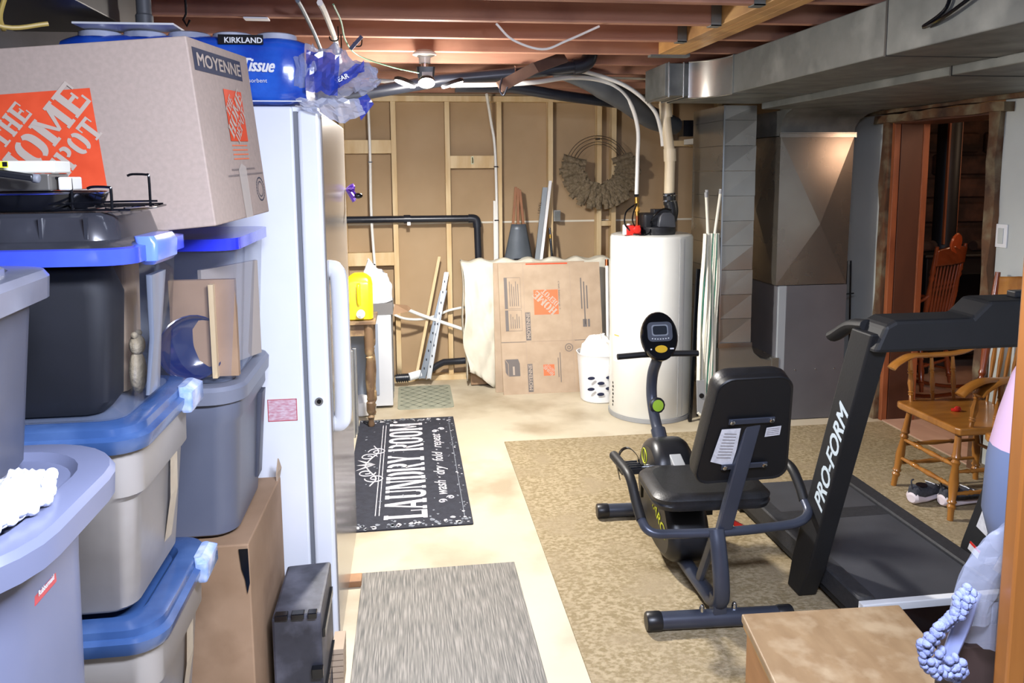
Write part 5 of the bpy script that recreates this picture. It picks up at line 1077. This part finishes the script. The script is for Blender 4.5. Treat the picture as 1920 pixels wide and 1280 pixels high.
m.build('warning_label', bike, label='large white paper label')
m = MB(); m.add([P(.06, .20), P(.115, .205), P(.115, .245), P(.062, .24)], [(0, 1, 2, 3)], slab)
for q in range(4): m.quad(P(.065, .208+q*.008)+bn*.0006, P(.11, .211+q*.008)+bn*.0006, P(.11, .213+q*.008)+bn*.0006, P(.065, .210+q*.008)+bn*.0006, gray_pr)
m.build('rating_label', bike, label='small white label')
U1 = [(.80, 2.545, .385), (.81, 2.515, .365), (.84, 2.50, .352), (.90, 2.497, .348), (1.08, 2.49, .345), (1.30, 2.49, .352), (1.38, 2.50, .36), (1.425, 2.53, .375), (1.435, 2.58, .40)]
m = MB(); m.tube(U1, .0165, graph, 12, sm=5); m.build('side_handle_bar', bike)
for P_ in ([(.80, 2.545, .385), (.797, 2.60, .43), (.795, 2.66, .485), (.793, 2.72, .50), (.790, 2.88, .498)], [(1.435, 2.58, .40), (1.437, 2.62, .44), (1.435, 2.68, .485), (1.432, 2.76, .49), (1.43, 2.84, .488)]):
    m = MB(); m.tube(P_, .0185, padb, 12, sm=6); m.ball(P_[-1], .0185, padb, 12, 8); m.build('grip', bike)
m = MB(); m.cyl((1.06, 2.485, .345), (1.06, 2.465, .33), .012, chrome, n=8); m.build('bolt', bike)
m = MB(); m.cyl((.985, 3.06, .37), (.955, 3.06, .37), .012, chrome); m.obox((.955, 3.05, .24), (.012, 0, 0), (0, .025, 0), (0, 0, .145), black_p); m.build('crank', bike)
for s_, (x, y, z_) in ((1, (.905, 3.06, .372)), (-1, (1.21, 3.04, .18))):
    m = MB(); m.box((x-.045, y-.045, z_-.014), (x+.045, y+.045, z_+.012), black_p)
    for q in range(4): m.box((x-.045, y-.04+q*.022, z_+.012), (x+.045, y-.03+q*.022, z_+.017), black_p)
    pd = m.build('pedal', bike, bevel=.003)
    m = MB(); R = []
    pts = [V((x-.04, y+.0, z_-.05)), V((x-.052, y, z_+.02)), V((x-.035, y, z_+.075)), V((x+.0, y, z_+.085)), V((x+.035, y, z_+.05)), V((x+.045, y, z_+.01))]
    m.tube(pts, .002, blackg, 6, sm=5, ry=.013, up=(0, 1, 0)); m.build('strap', pd)
m = MB(); m.obox((1.20, 2.66, .28), (.05, 0, -.03), (0, .02, 0), (0, 0, .02), redm); m.build('adjuster', bike, label='red seat adjuster')
# ------------------------------------------------ treadmill
tr = thing('treadmill', 'black treadmill with lettered uprights beside the exercise bike', 'treadmill', (1.85, 2.8, .007))
tdk = pm('treadmill_black', '#121316', '#17181b', 6, .62, bump=.05, bscale=120); beltm = pm('running_belt', '#38393e', '#424348', 4, .6, bump=.1, bscale=200); raild = pm('side_rail_grey', '#26272b', '#2e2f33', 60, .6, bump=.15, bscale=200)
m = MB(); m.box((1.53, 2.33, .03), (2.13, 3.40, .115), tdk); m.build('deck', tr, bevel=.006)
m = MB(); m.box((1.595, 2.36, .115), (2.055, 3.385, .122), beltm); m.box((1.595, 2.98, .1221), (2.055, 3.07, .1226), raild); m.build('belt', tr)  # darker cross stripe puts a shadow into the belt's colour
for a, b in ((1.525, 1.592), (2.058, 2.135)): m = MB(); m.loft([(.06, (b-a)/2, .53, .02), (.13, (b-a)/2, .53, .02), (.137, (b-a)/2-.006, .52, .02)], raild, ((a+b)/2, 2.875, 0), 4); m.build('side_rail', tr)
for x in (1.56, 2.10):
    m = MB(); m.box((x-.03, 3.33, .007), (x+.03, 3.38, .03), black_p); m.build('foot', tr)
m = MB(); m.box((1.51, 2.30, .10), (2.15, 2.33, .142), white_p); m.build('front_trim', tr, bevel=.003)
m = MB(); m.loft([(.007, .33, .15, .05), (.10, .33, .15, .05), (.135, .31, .13, .05)], blackg, (1.83, 2.14, 0), 5); m.build('motor_cover', tr)
def upright(x0, lab):
    R = []
    for t in range(9):
        u = t/8; z_ = .012+1.09*u; y = 2.645-.37*u; hy = .062-.006*u; hx = .036
        if t == 0: hy, z_ = .045, .010
        R.append([V((x0+sx*hx, y+sy*hy, z_)) for sx, sy in ((-1, -1), (1, -1), (1, 1), (-1, 1))])
    m = MB(); m.rings(R, tdk, False); return m
m = upright(1.475, '')
d = V((0, -.37, 1.09)).normalized()
silv = pm('silver_lettering', '#c9d6dc', None, 5, .3)
m.text('PRO-FORM', (1.4385, 2.60-.37*.34-.01, .40), d, V((0, d.z, -d.y)), .060, silv, bold=.03, width=.44, shear=.3); m.build('upright', tr, bevel=.006)
m = upright(2.19, '')
nrm = V((0, -1.09, -.37)).normalized()
for t, h, w_, mt in ((.05, .035, .045, redm), (.10, .04, .05, redm), (.20, .14, .05, slab), (.37, .12, .055, slab)):
    c = V((2.153, 2.645-.37*t-.0, .012+1.09*t)); a0 = c+V((-.0005, -.04, 0)); yy = V((0, w_*1.1, w_*.3))
    m.quad(a0, a0+yy, a0+yy+d*h, a0+d*h, slab); m.quad(a0+d*(h-.012)-V((.0004, 0, 0)), a0+yy+d*(h-.012)-V((.0004, 0, 0)), a0+yy+d*h-V((.0004, 0, 0)), a0+d*h-V((.0004, 0, 0)), redm)
    f0 = c+V((.0+.01, -.058, -.018)); m.quad(f0, f0+V((.05, 0, 0)), f0+V((.05, 0, 0))+d*h, f0+d*h, slab)
m.build('upright', tr, bevel=.003)
m = MB()
m.prism([(1.44, 2.20, 1.045), (2.42, 2.20, 1.045), (2.42, 2.20, 1.20), (1.83, 2.20, 1.20), (1.775, 2.20, 1.148), (1.51, 2.20, 1.148), (1.475, 2.20, 1.13)], (0, .13, 0), tdk); m.build('console', tr, bevel=.012)
m = MB(); m.box((1.95, 2.24, 1.20), (2.02, 2.28, 1.222), black_p); m.build('console_knob', tr, bevel=.004)
for x in (1.475, 2.19):
    m = MB(); m.tube([(x, 2.30, 1.115), (x-.005, 2.38, 1.10), (x-.005, 2.46, 1.055), (x-.005, 2.49, 1.04)], .02, tdk, 12, sm=4, ry=.028, up=(1, 0, 0)); m.ball((x-.005, 2.49, 1.04), .018, gask); m.build('handrail', tr)
# ------------------------------------------------ chairs
oak = pm('honey_oak', '#a8702e', '#8f5a22', 6, .3, stretch=(1, 4, 1), coat=.5, bump=.03); redoak = pm('red_stained_oak', '#8a4526', '#743618', 6, .28, coat=.5)
def spin(m, p0, p1, r, mt, fancy=1, n=12):
    p0, p1 = V(p0), V(p1); L = (p1-p0).length; k = r
    pr = [(k*.75, 0), (k*.8, .12), (k*1.15, .16), (k*.8, .185), (k*1.2, .21), (k*.85, .24), (k*1.25, .42), (k*.8, .62), (k*1.2, .66), (k*.8, .69), (k*1.2, .72), (k*.95, .76), (k*.75, 1)]
    m.lathe([(a, b*L) for a, b in pr], mt, p0, p1-p0, n)
def make_chair(lab, mt, name='armchair', cat='chair', rocker=False):
    t = thing(name, lab, cat, (0, 0, 0), local=True)
    m = MB(); R = []
    for z_, k in ((.405, .97), (.412, 1), (.436, 1), (.442, .98)):
        R.append([V((x*k, y*k, z_)) for x, y in ((-.245, -.20), (-.235, -.225), (.0, -.23), (.20, -.19), (.215, -.16), (.215, .16), (.20, .19), (0, .23), (-.235, .225), (-.245, .20))])
    m.rings(R, mt, False); m.build('seat', t, bevel=.004)
    L = {}
    for sx, sy in ((-1, -1), (-1, 1), (1, -1), (1, 1)):
        a = V((.19*sx-.01, .17*sy, .405)); b = V((.235*sx-.01, .205*sy, .0 if not rocker else .06)); L[sx, sy] = (a, b)
        m = MB(); spin(m, b, a, .018, mt); m.build('leg', t)
    lerp = lambda k, f: L[k][0].lerp(L[k][1], f)
    for f in (.38, .62): m = MB(); spin(m, lerp((-1, -1), f), lerp((-1, 1), f), .011, mt); m.build('stretcher', t)
    for s_ in (-1, 1):
        for f in (.45, .7): m = MB(); spin(m, lerp((-1, s_), f), lerp((1, s_), f), .010, mt); m.build('stretcher', t)
    m = MB(); spin(m, lerp((1, -1), .5), lerp((1, 1), .5), .010, mt); m.build('stretcher', t)
    for s_ in (-1, 1):
        m = MB(); spin(m, (.185, .175*s_, .44), (.275, .205*s_, 1.09), .017, redoak if not rocker else mt); m.build('back_post', t)
    for q in range(7):
        y = -.135+q*.045; m = MB(); spin(m, (.195, y*.95, .44), (.262, y*1.1, .96), .009, mt, n=8); m.build('spindle', t)
    m = MB()
    def crest(u, v):
        y = -.205+.41*u; z_ = .955+v*(.11+.02*math.sin(u*math.pi)); return (.268+.012*v-.018*math.sin(u*math.pi)*-1-.004*math.sin(v*14+u*22)*math.sin(u*math.pi), y, z_)
    m.grid(crest, 24, 10, mt); m.build('crest_rail', t, solid=.018)
    for s_ in (-1, 1):
        P = smooth_path([(.232, .195*s_, .745), (.19, .225*s_, .705), (.10, .238*s_, .672), (-.05, .245*s_, .665), (-.16, .245*s_, .665), (-.235, .243*s_, .632), (-.265, .242*s_, .605)], 5)
        m = MB(); m.tube(P, lambda q: .016+.016*min(1, q*1.8), mt, 10, ry=.012, up=(0, 0, 1)); m.build('armrest', t)
        for x, r in ((-.17, .013), (-.05, .011), (.07, .011)): m = MB(); spin(m, (x, .205*s_, .44), (x+.005, .238*s_, .655), r, mt, n=8); m.build('arm_spindle', t)
    if rocker:
        for s_ in (-1, 1):
            m = MB(); m.tube([(-.42, .21*s_, .085), (-.25, .208*s_, .035), (0, .205*s_, .018), (.25, .205*s_, .035), (.48, .205*s_, .11)], .014, mt, 8, sm=5, ry=.022, up=(0, 1, 0)); m.build('rocker', t)
        m = MB(); m.lathe([(.001, -.012), (.07, -.010), (.078, 0), (.07, .010), (.001, .012)], pm('orange_lacquer', '#b5532a', None, 5, .25, coat=.6), (.30, 0, 1.10), (1, 0, -.15), 24)
        m.build('head_medallion', t, label='round orange head rest')
    return t
c1 = make_chair('honey oak armchair with turned legs by the doorway, farther from the camera', oak)
c1.location = (2.69, 3.315, .007); c1.rotation_euler = (0, 0, .02)
c2_ch = dup(c1, (2.765, 2.80, .007), -.02, 'honey oak armchair partly hidden by the treadmill upright, nearer the camera')
rk = make_chair('reddish rocking chair seen through the doorway in the far room', redoak, 'rocking_chair', 'rocking chair', True); rk.location = (3.63, 5.16, .0); rk.rotation_euler = (0, 0, math.radians(-62))
m = MB(); m.tube([(2.60, 3.335, .452), (2.62, 3.32, .456), (2.64, 3.33, .452)], .010, redm, 8, sm=4); m.ball((2.625, 3.325, .462), (.018, .01, .012), redm); tag(m.build('red_clip'), 'small red clip lying on the seat of the farther oak armchair', 'clip')
# shoes
shm = pm('charcoal_knit', '#35363d', '#44464e', 60, .8, bump=.3, bscale=200); solm = pm('pale_pink_sole', '#d8ccd0', None, 5, .5)
def shoe(loc, rz, lab, up=shm, so=solm):
    t = thing('sneaker', lab, 'shoe', (0, 0, 0), 'sneakers under the chairs', True)
    def sec(x, hw, z0, z1, n=14): return [V((x, hw*math.cos(i*2*math.pi/n), (z0+z1)/2+(z1-z0)/2*math.sin(i*2*math.pi/n))) for i in range(n)]
    m = MB(); m.rings([sec(-.13, .022, .012, .05), sec(-.12, .034, .004, .07), sec(-.06, .038, .002, .04), sec(0, .038, .002, .035), (sec(.07, .044, .002, .034)), sec(.12, .036, .004, .036), sec(.145, .02, .012, .036)], so); m.build('sole', t)
    m = MB(); R = []
    for x, hw, zt, op in ((-.125, .022, .085, 0), (-.11, .032, .10, 0), (-.07, .034, .078, 1), (-.03, .034, .075, 1), (.01, .036, .085, 0), (.05, .039, .072, 0), (.09, .037, .058, 0), (.125, .028, .046, 0), (.14, .015, .038, 0)):
        R.append(sec(x, hw, .02, zt))
    m.rings(R, up); m.build('upper', t)
    m = MB(); m.lathe([(.001, 0), (.022, 0), (.026, .004)], blk_pr, (-.055, 0, .082), (-.1, 0, 1), 16); m.tube([(-.125, 0, .08), (-.135, 0, .12), (-.12, 0, .125)], .004, up, 6, sm=3); m.build('collar', t)
    m = MB(); m.tube([(.0+.015*q, (-.02 if q % 2 else .02), .088-q*.006) for q in range(5)], .002, white_p, 6); m.build('laces', t)
    t.location = loc; t.rotation_euler = (0, 0, rz); return t
shoe((2.50, 3.33, .008), .35, 'charcoal sneaker with pale pink sole, leftmost under the farther armchair')
shoe((2.63, 3.26, .008), .15, 'charcoal sneaker with pale sole standing between the two armchairs')
dks = pm('black_leather', '#1c1b1e', None, 5, .5); dso = pm('dark_sole', '#3a3436', None, 5, .6)
shoe((2.76, 3.02, .008), .2, 'dark shoe under the nearer armchair, left of its pair', dks, dso)
shoe((2.80, 2.90, .008), .15, 'dark shoe under the nearer armchair, closest to the treadmill', dks, dso)
# light switch
sw = thing('light_switch', 'white light switch plate on the white wall right of the doorway', 'light switch', (3.02, 3.5, 1.2))
m = MB(); m.box((3.011, 3.545, 1.215), (3.019, 3.62, 1.335), white_p); m.build('plate', sw, bevel=.003)
m = MB(); m.box((3.006, 3.565, 1.235), (3.011, 3.60, 1.315), wallw); m.build('rocker', sw, bevel=.002)
m = MB(); m.obox((2.985, 3.30, 1.03), (.02, 0, 0), (0, .04, 0), (0, 0, .62), redw); tag(m.build('wooden_strip', bevel=.004), 'brown wooden strip upright on the white wall at the right edge', 'wood strip')
# far room stove
stv = thing('wood_stove', 'black wood stove with tall black flue pipe seen through the doorway', 'stove', (4.45, 5.75, 0))
iron = pm('black_cast_iron', '#141316', '#1c1a1d', 8, .5)
m = MB(); m.box((4.0, 5.5, .15), (4.9, 6.1, .93), iron); m.box((3.96, 5.46, .93), (4.94, 6.14, .955), iron); m.build('firebox', stv, bevel=.01)
for x in (4.05, 4.85):
    for y in (5.55, 6.05): m = MB(); m.box((x-.03, y-.03, 0), (x+.03, y+.03, .15), iron); m.build('leg', stv)
m = MB(); m.box((4.2, 5.48, .3), (4.7, 5.50, .8), blackg); m.build('door', stv, bevel=.005)
m = MB(); m.cyl((4.32, 5.75, .955), (4.32, 5.75, 2.055), .088, iron, n=24); m.build('flue_pipe', stv)
m = MB(); m.box((4.22, 5.62, 1.02), (4.235, 5.64, 2.06), orangew); m.box((4.46, 5.80, 1.02), (4.475, 5.82, 2.06), orangew); tag(m.build('pipe_guard'), 'pair of thin wooden uprights either side of the black flue pipe', 'post')
for x, l in ((4.62, 'short log on the stove top right of the flue pipe'), (4.12, 'short log on the stove top left of the flue pipe')):
    m = MB(); m.lathe([(.04, -.1), (.045, -.09), (.045, .09), (.04, .1)], stone, (x, 5.7, 1.0), (1, .3, 0), 12); tag(m.build('log'), l, 'log')
# ------------------------------------------------ foreground right
ply = pm('worn_plywood_top', '#937959', '#846a4c', 5, .5, stretch=(3.5, 1.2, 1), bump=.08, c3='#a48e70', s3=14, coat=.15)
cr = thing('wooden_chest', 'worn plywood topped wooden chest at the bottom right, in front of the bike', 'chest', (1.05, 1.6, 0))
def rp(x, y, z): c = V((.854, 1.832)); a = math.radians(-9); return V((c.x+x*math.cos(a*.35)-(-y)*math.sin(a)*-1*-1*1.0*0+ -y*math.sin(math.radians(9)), c.y-x*.047-y*math.cos(math.radians(9)), z))
m = MB(); m.prism([rp(0, 0, .427), rp(.44, 0, .427), rp(.44, .50, .427), rp(0, .50, .427)], (0, 0, .023), ply); m.build('lid', cr, bevel=.004)
chw = pm('orange_plywood_side', '#a9794c', '#94663c', 4, .5, stretch=(1, 1, 4))
m = MB(); m.prism([rp(.012, .012, .007), rp(.43, .012, .007), rp(.43, .49, .007), rp(.012, .49, .007)], (0, 0, .407), chw); m.build('chest_body', cr, bevel=.004)
m = MB(); m.prism([rp(.004, .004, .413), rp(.436, .004, .413), rp(.436, .495, .413), rp(.004, .495, .413)], (0, 0, .013), beamw); m.build('rim_moulding', cr, bevel=.003)
dkb = pm('dark_brown_box', '#2e2220', '#3a2b28', 4, .6)
m = MB(); m.box((.925, 1.135, 0), (1.42, 1.19, .80), dkb); tag(m.build('dark_cabinet', bevel=.006), 'dark brown cabinet at the bottom right corner behind the orange post', 'cabinet')
m = MB(); m.box((.965, 1.07, 0), (1.0, 1.10, 1.6), pm('orange_pine_edge', '#8a5522', '#77471a', 5, .4, stretch=(4, 4, .4), coat=.3)); tag(m.build('orange_post', bevel=.004), 'orange varnished wooden post at the right edge of the photo', 'post')
lav = pm('lavender_crochet', '#7c84ad', '#697199', 40, .85, bump=.4, bscale=150)
gar = thing('crochet_garland', 'lavender knotted yarn garland hanging in front of the dark cabinet', 'garland', (.88, 1.11, .76))
random.seed(21)
def A_(px, py, Y): # point at depth Y on the sight line of a measured spot
    return None
gp = [(.906, 1.1, .921), (.895, 1.1, .907), (.887, 1.1, .889), (.878, 1.1, .876), (.864, 1.1, .866), (.855, 1.1, .861), (.841, 1.1, .841), (.834, 1.1, .828), (.842, 1.1, .803), (.859, 1.1, .787), (.879, 1.1, .785), (.894, 1.1, .774), (.898, 1.1, .793), (.862, 1.1, .815)]
m = MB()
for q, p in enumerate(smooth_path(gp, 2)):
    for k in range(4):
        a = q*1.3+k*1.57; o = V((math.cos(a)*.011, -.006+math.sin(a*.7)*.006, math.sin(a)*.011)); m.ball(V(p)+o*.75, (random.uniform(.006, .009), .008, random.uniform(.006, .009)), lav, 8, 6)
m.build('yarn_knots', gar)
m = MB(); m.grid(lambda u, v: (.918-.050*u+.028*v, 1.115-.005*u, .905-.115*u-.02*v*u+.006*math.sin(v*3+u*5)), 10, 6, pm('lavender_ribbon', '#8d97c2', None, 5, .5)); m.build('ribbon', gar, solid=.004)
cf = clear('cloudy_film', '#8f93a3', .35, .1, .4)
m = MB()
for rr, yy, sd in ((.15, 1.13, 0), (.125, 1.155, 5)):
    m.grid(lambda u, v, rr=rr, yy=yy, sd=sd: (1.05-(rr-.09*v)*math.cos(u*1.5)+.006*noise.noise(V((u*8, v*8, 2+sd))), yy-.02*math.sin(v*3.1), .85+(rr+.035-.09*v)*math.sin(u*1.5)+.008*noise.noise(V((u*9, v*7, sd)))), 22, 10, cf, False)
m.grid(lambda u, v: (.905+.13*u, 1.125+.01*math.sin(u*9), .905-.09*v-.03*u+.012*noise.noise(V((u*7, v*7, 5)))), 14, 8, cf, False)
tag(m.build('plastic_sleeve'), 'crumpled clear plastic sleeve resting on the dark cabinet above the garland', 'plastic wrap')
bg = thing('pastel_bag', 'pink and slate blue rounded bag at the right edge above the plastic sleeve', 'bag', (1.36, 1.42, .78))
pk = pm('pale_pink_fabric', '#c3a2bb', None, 5, .6); sb = pm('slate_blue_fabric', '#63708f', None, 5, .6)
R = []
def br_(z_, k): return [V((1.37+.15*k*math.cos(i*.2618), 1.42+.12*k*math.sin(i*.2618), z_)) for i in range(24)]
m = MB(); m.rings([br_(.772, .65), br_(.80, .85), br_(.88, 1.0), br_(1.0, .98), br_(1.03, .95)], sb); m.build('lower_half', bg)
m = MB(); m.rings([br_(1.03, .95), br_(1.10, .86), br_(1.18, .72), br_(1.25, .5), br_(1.28, .2)], pk); m.build('upper_half', bg)
